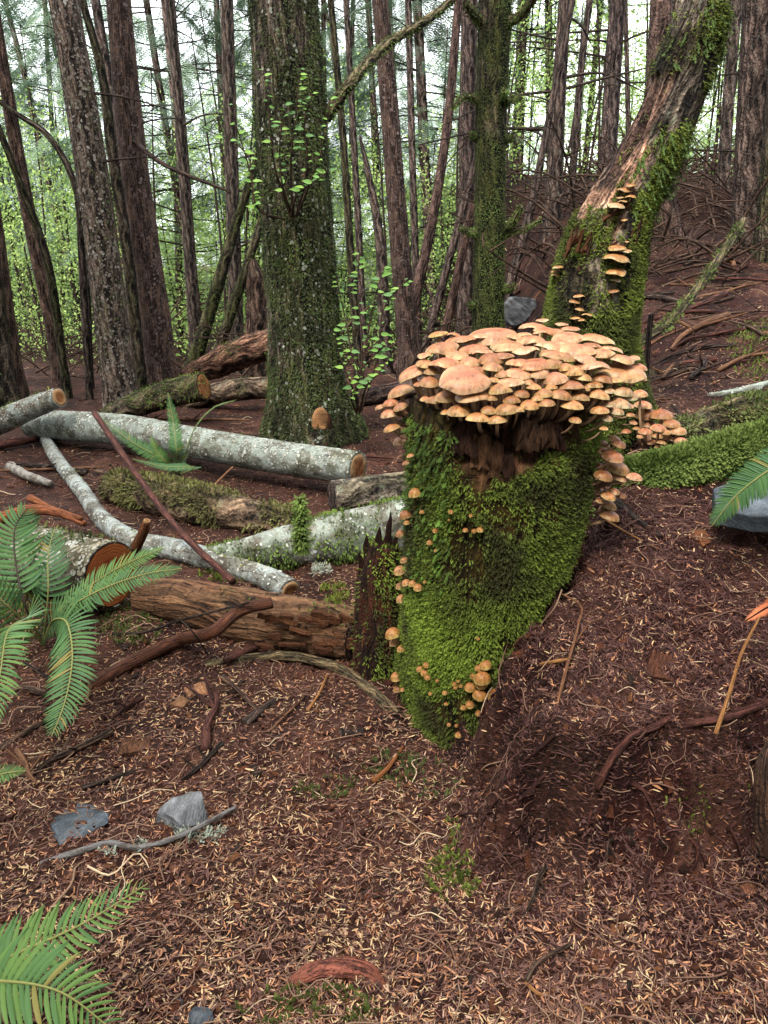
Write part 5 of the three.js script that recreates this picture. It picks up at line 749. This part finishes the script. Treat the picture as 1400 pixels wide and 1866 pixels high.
{
  const R = rng(808), GRP = 'slim distant trunks', gaps = {}, gapOf = px => px < 100 ? 'at the left edge' : px < 230 ? 'beside the lichen-flecked trunk' : px < 320 ? 'behind the reddish trunk' : px < 420 ? 'right of the reddish trunk' : px < 600 ? 'behind the great mossy tree' : px < 700 ? 'left of the slim reddish trunk' : px < 860 ? 'right of the slim reddish trunk' : px < 930 ? 'behind the straight mossy trunk' : px < 1060 ? 'right of the straight mossy trunk' : px < 1200 ? 'above the leaning dead tree' : px < 1330 ? 'right of the leaning dead tree' : 'at the right edge';
  for (let i = 0; i < 40; i++) {
    const d = i < 30 ? 8.5 + 11 * Math.pow(R(), 0.8) : 9 + 8 * R(), px = i < 30 ? -40 + 960 * (i + R()) / 30 : 920 + 520 * (i - 30 + R()) / 10, x = (px - 700) / F * d * 1.0, z = -d, y = h(x, z), r = 0.03 + 0.05 * R() * R() + 0.001 * d;
    const gp = gapOf(px), o = thing('distant_tree', `${ordinal(gaps[gp] = (gaps[gp] ?? -1) + 1)} slim far trunk from the left ${gp}`, 'tree', new V3(x, y, z), GRP), H = 7 + 3 * R(), lx = (R() - 0.6) * 2.2, lz = (R() - 0.5) * 0.6;
    const path = [new V3(x, y - 0.15, z), new V3(x + lx * 0.3, y + H * 0.33, z + lz * 0.3), new V3(x + lx * 0.55, y + H * 0.66, z + lz * 0.7), new V3(x + lx, y + H, z + lz)];
    const tone = 0.5 + 0.16 * R(), c = [tone, tone * 0.87, tone * 0.84];
    part(o, 'trunk', tube(path, [r * 1.1, r, r * 0.8, r * 0.45], { nu: 9, nv: 18, tile: 0.35, color: () => c }), M.bark);
    const cv = new THREE.CatmullRomCurve3(path), gs = [];
    for (let k = 0; k < 34; k++) { const p = cv.getPoint(0.08 + 0.6 * R()), a = R() * 6.28, L = 0.5 + 0.8 * R(), e = p.clone().add(new V3(Math.cos(a) * L, (R() - 0.45) * 0.5, Math.sin(a) * L)), m = p.clone().lerp(e, 0.5); m.y += 0.1 * (R() - 0.3); gs.push(tube([p, m, e], [0.011, 0.008, 0.003], { nu: 4, nv: 5, tile: 0.2 })); }
    const bm = part(o, 'dead_branches', mergeGeometries(gs), M.dark); bm.userData.kind = 'stuff';
    const list = [], nb = 115 + Math.floor(85 * R());
    for (let k = 0; k < nb; k++) {
      const v = 0.3 + 0.7 * R(), p = cv.getPoint(v), a = R() * 6.28, rr = (0.25 + 1.15 * Math.sqrt(R())) * (1.15 - 0.5 * v); p.x += Math.cos(a) * rr; p.z += Math.sin(a) * rr; p.y -= 0.25 * rr;
      const dir = new V3(Math.cos(a), -0.25 - 0.35 * R(), Math.sin(a)), s = 0.3 + 0.3 * R(), q = R(), cc = mix3([0.06, 0.11, 0.065], [0.2, 0.28, 0.16], q);
      list.push([frame(p, dir, new V3(0.2 * (R() - 0.5), 1, 0.3 * (R() - 0.5)), s), cc]);
    }
    instances('crown', BOUGH, M.needle, list, o);
  }
  // broad-leaved understorey: sunlit green leaves between the trunks
  const list = [];
  for (let i = 0; i < 330000; i++) {
    const d = 9 + 11 * R(), u = (R() - 0.5) * 1.25, x = u * d, z = -d, g = h(x, z), top = (x > 1.2 ? 1.9 : 2.2) + 1.6 * fbm(x * 0.5, 3, z * 0.5, 2), y = g + Math.pow(R(), 0.75) * (top + 1.2 * R());
    const dens = fbm(x * 0.9, y * 1.1, z * 0.9, 3) + 0.5 * fbm(x * 3.1, y * 3.1, z * 3.1, 2) + (x > 1.4 ? 0.06 : 0.12); if (dens < 0.0 + 0.12 * R()) continue;
    const s = 0.018 + 0.03 * R(), q = R(), c = mix3([0.24, 0.4, 0.09], [0.5, 0.63, 0.2], q);
    list.push([frame(new V3(x, y, z), new V3(R() - 0.5, -0.1 - 0.5 * R(), R() - 0.5), new V3((R() - 0.5) * 1.5, 1, (R() - 0.3) * 1.5), s * 1.2, s, s), c]);
  }
  instances('understorey_leaves', QL, M.green, list, null, { label: 'bright green leafy understorey filling the gaps behind the trunks', category: 'foliage' });
  const stems = []; // thin saplings carrying it
  for (let i = 0; i < 150; i++) { const d = 8 + 9 * R(), x = (R() - 0.5) * 1.2 * d, z = -d, y = h(x, z), H = 1.6 + 2.4 * R(), a = new V3(x, y - 0.05, z), b = new V3(x + 0.5 * (R() - 0.5), y + H, z + 0.5 * (R() - 0.5)), m = a.clone().lerp(b, 0.5); m.x += 0.2 * (R() - 0.5); stems.push(tube([a, m, b], [0.016, 0.012, 0.005], { nu: 5, nv: 7, tile: 0.2 })); }
  const sg = new THREE.Mesh(mergeGeometries(stems), M.dark); shade(sg); sg.name = 'sapling_stems'; sg.userData = { kind: 'stuff', label: 'thin dark sapling stems in the far understorey', category: 'saplings' }; scene.add(sg);
  const far = [];
  for (let i = 0; i < 8500; i++) { const d = 20 + 16 * R(), x = (R() - 0.5) * 1.5 * d, z = -d, y = h(x, z) + 9 * Math.pow(R(), 1.2); if (fbm(x * 0.25, y * 0.35, z * 0.25, 3) < -0.02 + (y - 2) * 0.03) continue; const a = R() * 6.28, q = R(); far.push([frame(new V3(x, y, z), new V3(Math.cos(a), -0.4, Math.sin(a)), new V3(0, 1, 0.3), 0.9 + 0.8 * R()), mix3([0.08, 0.14, 0.08], [0.22, 0.31, 0.16], q)]); }
  instances('far_forest', BOUGH, M.needle, far, null, { label: 'hazy green mass of the far forest behind all trunks', category: 'forest' });
}

{ // the wood goes on round the clearing, behind the viewer and to both sides
  const R = rng(2024), list = [], tr = [];
  for (let i = 0; i < 34; i++) {
    const a = lerp(0.95, 2 * Math.PI - 0.95, (i + 0.7 * R()) / 34), r = 4.2 + 4.5 * R(), x = Math.sin(a) * r, z = -Math.cos(a) * r, y = h(x, z), H = 8 + 3 * R(), top = new V3(x + (R() - 0.5), y + H, z + (R() - 0.5));
    tr.push(tube([new V3(x, y - 0.2, z), new V3(x, y + H * 0.5, z), top], [0.14, 0.11, 0.04], { nu: 10, nv: 10, tile: 0.35 }));
    for (let k = 0; k < 120; k++) { const v = 0.12 + 0.88 * R(), b = R() * 6.28, rr = (0.2 + 1.3 * Math.sqrt(R())) * (1.15 - 0.75 * v), p = new V3(lerp(x, top.x, v) + Math.cos(b) * rr, y + H * v - 0.25 * rr, lerp(z, top.z, v) + Math.sin(b) * rr); list.push([frame(p, new V3(Math.cos(b), -0.3 - 0.3 * R(), Math.sin(b)), new V3(0.2 * (R() - 0.5), 1, 0.3 * (R() - 0.5)), 0.6 + 0.5 * R()), mix3([0.04, 0.08, 0.045], [0.09, 0.16, 0.07], R())]); }
  }
  const m = new THREE.Mesh(mergeGeometries(tr), M.twig); shade(m); m.name = 'surrounding_trunks'; m.userData = { kind: 'stuff', label: 'trunks of the wood around and behind the viewer', category: 'forest' }; scene.add(m);
  instances('surrounding_forest', BOUGH, M.needle, list, null, { label: 'conifer boughs of the wood around and behind the viewer', category: 'forest' });
}
{ // tangles of dead twigs on the slopes
  const R = rng(333), gs = [];
  for (let i = 0; i < 620; i++) {
    const right = i < 430, d = right ? 4.2 + 5 * R() : 5.5 + 5 * R(), px = right ? 950 + 460 * R() : 10 + 880 * R(), x = (px - 700) / F * d, z = -d, y = h(x, z), L = 0.4 + 0.9 * R() * R(), a = R() * 6.28, up = R() * R() * 1.1;
    const p0 = new V3(x, y - 0.01 + 0.5 * R() * R(), z), p2 = p0.clone().add(new V3(Math.cos(a) * L, up * L - 0.1 * R(), Math.sin(a) * L * 0.6)), p1 = p0.clone().lerp(p2, 0.5).add(new V3(0.12 * (R() - 0.5), 0.14 * R(), 0)); p2.y = Math.max(p2.y, h(p2.x, p2.z)); p1.y = Math.max(p1.y, h(p1.x, p1.z) + 0.01);
    const r = 0.004 + 0.007 * R(); gs.push(tube([p0, p1, p2], [r, r * 0.8, r * 0.3], { nu: 5, nv: 7, tile: 0.2 }));
    for (let k = 0; k < 2; k++) { const s = p1.clone().lerp(p2, R()), e = s.clone().add(new V3((R() - 0.5) * 0.4, (R() - 0.35) * 0.3, (R() - 0.5) * 0.3)); gs.push(tube([s, s.clone().lerp(e, 0.5), e], [r * 0.5, r * 0.4, r * 0.2], { nu: 4, nv: 3, tile: 0.2 })); }
  }
  const m = new THREE.Mesh(mergeGeometries(gs), M.twig); shade(m); m.name = 'brush_tangle'; m.userData = { kind: 'stuff', label: 'tangle of dead twigs covering the slopes behind', category: 'brushwood' }; scene.add(m);
}
// ---------------------------------------------------------------- brushwood on the slopes behind
{
  const R = rng(99); let k = 0;
  for (const [n, x0, x1, y0, y1, where, grp] of [[36, 1160, 1400, 470, 740, 'on the slope right of the leaning dead tree', 'brushwood on the right slope'], [14, 770, 1000, 520, 600, 'behind the stump cluster', 'brushwood behind the stump'], [12, 0, 480, 720, 900, 'among the logs of the left clearing', 'brushwood in the left clearing'], [10, 20, 520, 1200, 1420, 'on the floor below the rotten log', 'brushwood below the rotten log']]) {
    const spots = []; for (let i = 0; i < n; i++) spots.push([lerp(x0, x1, R()), lerp(y0, y1, R())]); spots.sort((a, b) => a[1] - b[1]);
    spots.forEach(([px, py], i) => {
      const a = G(px, py), L = (0.12 + 0.3 * R()) * Math.min(2, a.distanceTo(new V3(0, EYE, 0)) / 2.2), th = R() * 6.28, pts = [0, 0.4, 0.75, 1].map(s => { const x = a.x + Math.cos(th) * L * s + 0.06 * L * (R() - 0.5), z = a.z + Math.sin(th) * L * s * 0.7; return new V3(x, h(x, z) + 0.006 + 0.05 * L * R() * s, z); });
      const r = (0.003 + 0.006 * R()) * Math.min(1.8, L / 0.22), gs = [tube(pts, [r, r * 0.9, r * 0.7, r * 0.4], { nu: 6, nv: 14, tile: 0.15, disp: (q, v, p) => 0.3 * fbm(p.x * 30, p.y * 30, p.z * 30, 2) })];
      for (let j = 0; j < 2; j++) { const s = pts[1].clone().lerp(pts[2], R()), e = s.clone().add(new V3((R() - 0.5) * L * 0.6, 0.02 + 0.08 * L * R(), (R() - 0.5) * L * 0.5)); gs.push(tube([s, s.clone().lerp(e, 0.5), e], [r * 0.5, r * 0.4, r * 0.2], { nu: 5, nv: 5, tile: 0.15 })); }
      single('fallen_twig', mergeGeometries(gs), [M.twig, M.dark, M.root, BRUSH][k++ % 4], `${ordinal(i)} fallen twig from the top ${where}`, 'twig', grp);
    });
  }
}

{ // more roots breaking out of the bank, each its own
  const R = rng(515), at = [[930, 1440], [985, 1500], [1010, 1370], [1075, 1480], [1120, 1530], [1150, 1430], [1195, 1500], [1230, 1400], [1265, 1530], [1300, 1440], [1340, 1500], [900, 1560], [1000, 1580], [1180, 1590]].sort((a, b) => a[0] - b[0]);
  at.forEach(([px, py], i) => { const L = 40 + 90 * R(), a = 0.9 + 1.3 * R(), pts = [0, 0.35, 0.7, 1].map((s, k) => G(px + Math.cos(a) * L * s * (i % 2 ? 1 : -1) + 14 * (R() - 0.5), py + Math.sin(a) * L * s, 0.004 + 0.012 * Math.sin(Math.PI * s))), r = 0.0018 + 0.003 * R(); const gs = [tube(pts, [r, r * 0.9, r * 0.7, r * 0.3], { nu: 7, nv: 24, tile: 0.1, disp: (t, v, p) => 0.3 * fbm(p.x * 60, p.y * 60, p.z * 60, 2) })]; const s = pts[1], e = s.clone().add(new V3(0.05 * (R() - 0.5), 0.01, 0.05 * R())); e.y = h(e.x, e.z) + 0.006; gs.push(tube([s, s.clone().lerp(e, 0.5).add(new V3(0, 0.006, 0)), e], [r * 0.6, r * 0.5, r * 0.2], { nu: 5, nv: 8, tile: 0.1 })); single('exposed_root', mergeGeometries(gs), i % 3 ? M.root : M.twig, `${ordinal(i)} small root from the left on the bank face`, 'root', 'small roots on the bank face'); });
}
// ---------------------------------------------------------------- litter
{
  const R = rng(4242), pos = [], idx = [];
  for (let i = 0; i <= 3; i++) { const v = i / 3, w = [0.04, 0.065, 0.06, 0.016][i], y = v - 0.5, z = 0.12 * (v - 0.5) * (v - 0.5); pos.push(-w, y, z, w, y, z + 0.012); }
  for (let i = 0; i < 3; i++) { const a = i * 2; idx.push(a, a + 1, a + 2, a + 1, a + 3, a + 2); }
  const NG = build(pos, idx), place = (rmin, rmax, aspread = 0.74) => { const r = rmin * Math.pow(rmax / rmin, R()), a = (R() * 2 - 1) * aspread; return [Math.sin(a) * r, -Math.cos(a) * r]; };
  const list = [];
  for (let i = 0; i < 160000; i++) {
    const [x, z] = place(0.55, 7), s = bank(x, z), face = s * (1 - s) * 4 * (-z < 1.7 ? 1 : 0), q = R(); 
    const clump = fbm(x * 7, 2, z * 7, 3);
    let c, k = 0.7 + 0.6 * R(); const lightP = 0.13 + 0.75 * clump - 0.12 * face - 0.05 * sst(0, 0.4, x) * (z > -1.7 ? 1 : 0);
    if (q < lightP) c = [0.47, 0.31, 0.16]; else if (q < lightP + 0.2) c = [0.38, 0.17, 0.08]; else if (q < lightP + 0.28) c = [0.36, 0.22, 0.14]; else c = R() < 0.6 ? [0.09, 0.04, 0.03] : [0.17, 0.075, 0.05];
    const n = hN(x, z, 0.012), a = R() * 6.28, d = new V3(Math.cos(a), 0, Math.sin(a)); d.addScaledVector(n, -d.dot(n) + 0.3 * (R() - 0.45)); const L = (0.005 + 0.008 * R()) * (R() < 0.03 ? 1.8 : 1);
    const p = new V3(x, h(x, z) + 0.0015 + 0.003 * R(), z); list.push([frame(p, d, n.clone().add(new V3(R() - 0.5, 0, R() - 0.5).multiplyScalar(0.6)), L * 1.0 * (0.8 + 0.9 * R()), L, L), [c[0] * k, c[1] * k, c[2] * k]]);
  }
  instances('needle_litter', NG, M.litter, list, null, { label: 'scattered tan and brown conifer needles covering the forest floor', category: 'litter' });
  // flakes of bark and rotten wood
  const cg = []; { const g = new THREE.BoxGeometry(1, 0.14, 0.5, 4, 1, 2), p = g.attributes.position; for (let i = 0; i < p.count; i++) { const x = p.getX(i), y = p.getY(i), z = p.getZ(i); p.setXYZ(i, x + 0.25 * N3(z * 4, 2, 1), y + 0.18 * N3(x * 2, z * 3, 5), z * (0.7 + 0.7 * N3(x * 2.3, 1, 3) + 0.2)); } g.computeVertexNormals(); cg.push(g); }
  const chips = [];
  for (let i = 0; i < 9000; i++) { const [x, z] = place(0.55, 8), n = hN(x, z), a = R() * 6.28, d = new V3(Math.cos(a), 0, Math.sin(a)); d.addScaledVector(n, -d.dot(n) + 0.3 * (R() - 0.5)); const s = 0.006 + 0.03 * R() * R() * R() + 0.004 * Math.hypot(x, z) * R(), q = R(), c = q < 0.5 ? [0.14, 0.07, 0.055] : q < 0.8 ? [0.3, 0.16, 0.11] : q < 0.93 ? [0.5, 0.33, 0.22] : [0.1, 0.1, 0.11], k = 0.7 + 0.7 * R(); chips.push([frame(new V3(x, h(x, z) + 0.002, z), n, d, s, s, s), [c[0] * k, c[1] * k, c[2] * k]]); }
  instances('bark_litter', cg[0], M.chip, chips, null, { label: 'loose flakes of bark and rotten wood in the litter', category: 'litter' });
  // rootlets and fine twigs
  const tw = [0, 1, 2, 3].map(k => tube([new V3(-0.5, 0, 0), new V3(-0.15, 0.05, 0.1 * (k - 1.5)), new V3(0.2, 0.03, -0.08 * (k - 1)), new V3(0.5, 0, 0.06 * k)], [0.014, 0.012, 0.011, 0.006], { nu: 5, nv: 10, tile: 0.3 }));
  tw.forEach((g, k) => { const l = []; for (let i = 0; i < 1500; i++) { const [x, z] = place(0.6, 9), n = hN(x, z), a = R() * 6.28, d = new V3(Math.cos(a), 0, Math.sin(a)); d.addScaledVector(n, -d.dot(n)); const s = 0.02 + 0.09 * R() * R() + 0.02 * Math.hypot(x, z) * R(), q = R(), c = q < 0.55 ? [0.14, 0.07, 0.045] : q < 0.96 ? [0.22, 0.13, 0.08] : [0.55, 0.4, 0.25]; const f = frame(new V3(x, h(x, z) + 0.003, z), n, d, s, s, s), rr = 0.5 + 0.9 * R(); f.multiply(new M4().makeRotationY(Math.PI / 2)).multiply(new M4().makeScale(1, rr, rr)); l.push([f, c]); }
    instances('twig_litter', g, M.litter, l, null, { label: ['fine reddish rootlets and twigs strewn over the floor', 'wavy fine twigs mixed through the needle litter', 'small bent twigs scattered over the ground', 'short curled rootlets on the soil'][k], category: 'litter' }); });
  { // matted root fibres over the bank
    const fib = []; for (let i = 0; i < 30000; i++) { const x = 0.06 + 1.0 * R(), z = -0.82 - 0.85 * R(), s0 = bank(x, z); if (R() > 0.25 + 0.75 * s0) continue; const n = hN(x, z, 0.012), a = R() * 6.28, d = new V3(Math.cos(a), 0, Math.sin(a) * 1.4); d.addScaledVector(n, -d.dot(n) + 0.25 * (R() - 0.4)); const s = 0.012 + 0.035 * R() * R(), c = mix3([0.035, 0.013, 0.011], [0.12, 0.05, 0.04], R()), f = frame(new V3(x, h(x, z) + 0.002, z), n, d, s, s, s), rr = 0.9 + 1.2 * R(); f.multiply(new M4().makeRotationY(Math.PI / 2)).multiply(new M4().makeScale(1, rr, rr)); fib.push([f, c]); }
    instances('root_fibres', tw[1], M.litter, fib, null, { label: 'matted dark red root fibres over the bank', category: 'roots' });
  }
  { // lumps of rotten wood and peat breaking out of the bank
    const lg = rockGeo(71, 1, 0.75, 1.2, 10), ll = []; lg.setIndex([...Array(lg.attributes.position.count).keys()]);
    for (let i = 0; i < 420; i++) { const x = 0.12 + 0.75 * R(), z = -0.86 - 0.5 * R(), s0 = bank(x, z); if (R() > 0.2 + 3 * s0 * (1 - s0)) continue; const s = 0.0025 + 0.006 * R() * R(), c = mix3([0.08, 0.042, 0.034], [0.17, 0.09, 0.065], R()); ll.push([frame(new V3(x, h(x, z), z), new V3(R() - 0.5, R(), R() - 0.5), new V3(R() - 0.5, R() - 0.5, R()), s, s * (0.6 + R()), s), c]); }
    instances('peat_lumps', lg, M.chip, ll, null, { label: 'dark lumps of peat and rotten wood on the bank face', category: 'soil' });
  }
  // crumbs of mould, thickest on the bank face
  const ig = new THREE.IcosahedronGeometry(1, 1), ip = ig.attributes.position; for (let i = 0; i < ip.count; i++) { const v = new V3().fromBufferAttribute(ip, i), k = 1 + 0.5 * N3(v.x * 2, v.y * 2, v.z * 2); ip.setXYZ(i, v.x * k, v.y * k * 0.7, v.z * k); } ig.computeVertexNormals();
  const clods = []; for (let i = 0; i < 26000; i++) { const bankSide = R() < 0.6; let x, z; if (bankSide) { x = 0.1 + 0.9 * R(); z = -0.85 - 0.75 * R(); } else [x, z] = place(0.55, 5); const s = 0.0008 + 0.003 * Math.pow(R(), 3), k = 0.6 + 0.8 * R(), c = bankSide ? [0.07, 0.032, 0.028] : [0.09, 0.05, 0.036]; clods.push([frame(new V3(x, h(x, z) + s * 0.3, z), new V3(R() - 0.5, R() - 0.2, R() - 0.5), new V3(R(), R(), R()), s), [c[0] * k, c[1] * k, c[2] * k]]); }
  instances('soil_crumbs', ig, M.moss, clods, null, { label: 'crumbs of dark red mould on the bank and floor', category: 'soil' });
  // moss patches on the ground
  const gm = []; for (const [px, py, rw, rh, n, lt] of [[825, 1600, 50, 45, 1500, 1], [822, 1530, 14, 40, 300, 1], [560, 1840, 130, 40, 2200, 0.7], [600, 1440, 70, 20, 500, 0.6], [1255, 1475, 40, 60, 160, 1.2], [720, 1400, 60, 30, 500, 0.5], [240, 1140, 60, 40, 900, 0.6], [610, 1085, 26, 24, 500, 1.2], [1385, 640, 60, 60, 900, 0.8], [420, 1050, 60, 14, 500, 1.1], [30, 1110, 50, 40, 700, 0.9], [1380, 1440, 20, 25, 120, 1.3], [780, 1420, 70, 40, 300, 0.5]])
    for (let i = 0; i < n; i++) { const a = R() * 6.28, q = Math.sqrt(R()), p = G(px + rw * q * Math.cos(a), py + rh * q * Math.sin(a)); if (fbm(p.x * 25, 3, p.z * 25, 2) < -0.08) continue; const c = mix3([0.06, 0.08, 0.02], [0.22 * lt, 0.28 * lt, 0.04], R()); gm.push([frame(p, new V3(R() - 0.5, 0.5 + 0.5 * R(), R() - 0.5), new V3(R() - 0.5, 0.5, 1), (0.006 + 0.008 * R()) * (1 + 0.25 * Math.hypot(p.x, p.z))), c]); }
  instances('ground_moss', SPRIG, M.moss, gm, null, { label: 'small tufts of green moss on the forest floor', category: 'moss' });
  const li = []; for (const [px, py, n, s] of [[335, 1522, 150, 22], [350, 1530, 150, 20], [392, 1528, 120, 16], [200, 1562, 50, 10], [255, 1548, 60, 10], [585, 1042, 160, 16]]) for (let i = 0; i < n; i++) { const p = G(px + (R() - 0.5) * s * 2, py + (R() - 0.5) * s); if (px === 585) p.copy(P(px + (R() - 0.5) * s * 2, py + (R() - 0.5) * s, 2.2)); p.y += 0.012 * R(); li.push([frame(p, new V3(R() - 0.5, R() - 0.2, R() - 0.5), new V3(R() - 0.5, 0.5, 1), 0.006 + 0.012 * R()), [0.38 + 0.1 * R(), 0.46, 0.36]]); }
  instances('beard_lichen', STRAND, M.moss, li, null, { label: 'pale wispy lichen tufts clinging to fallen twigs', category: 'lichen' });
}
renderer.render(scene, camera);
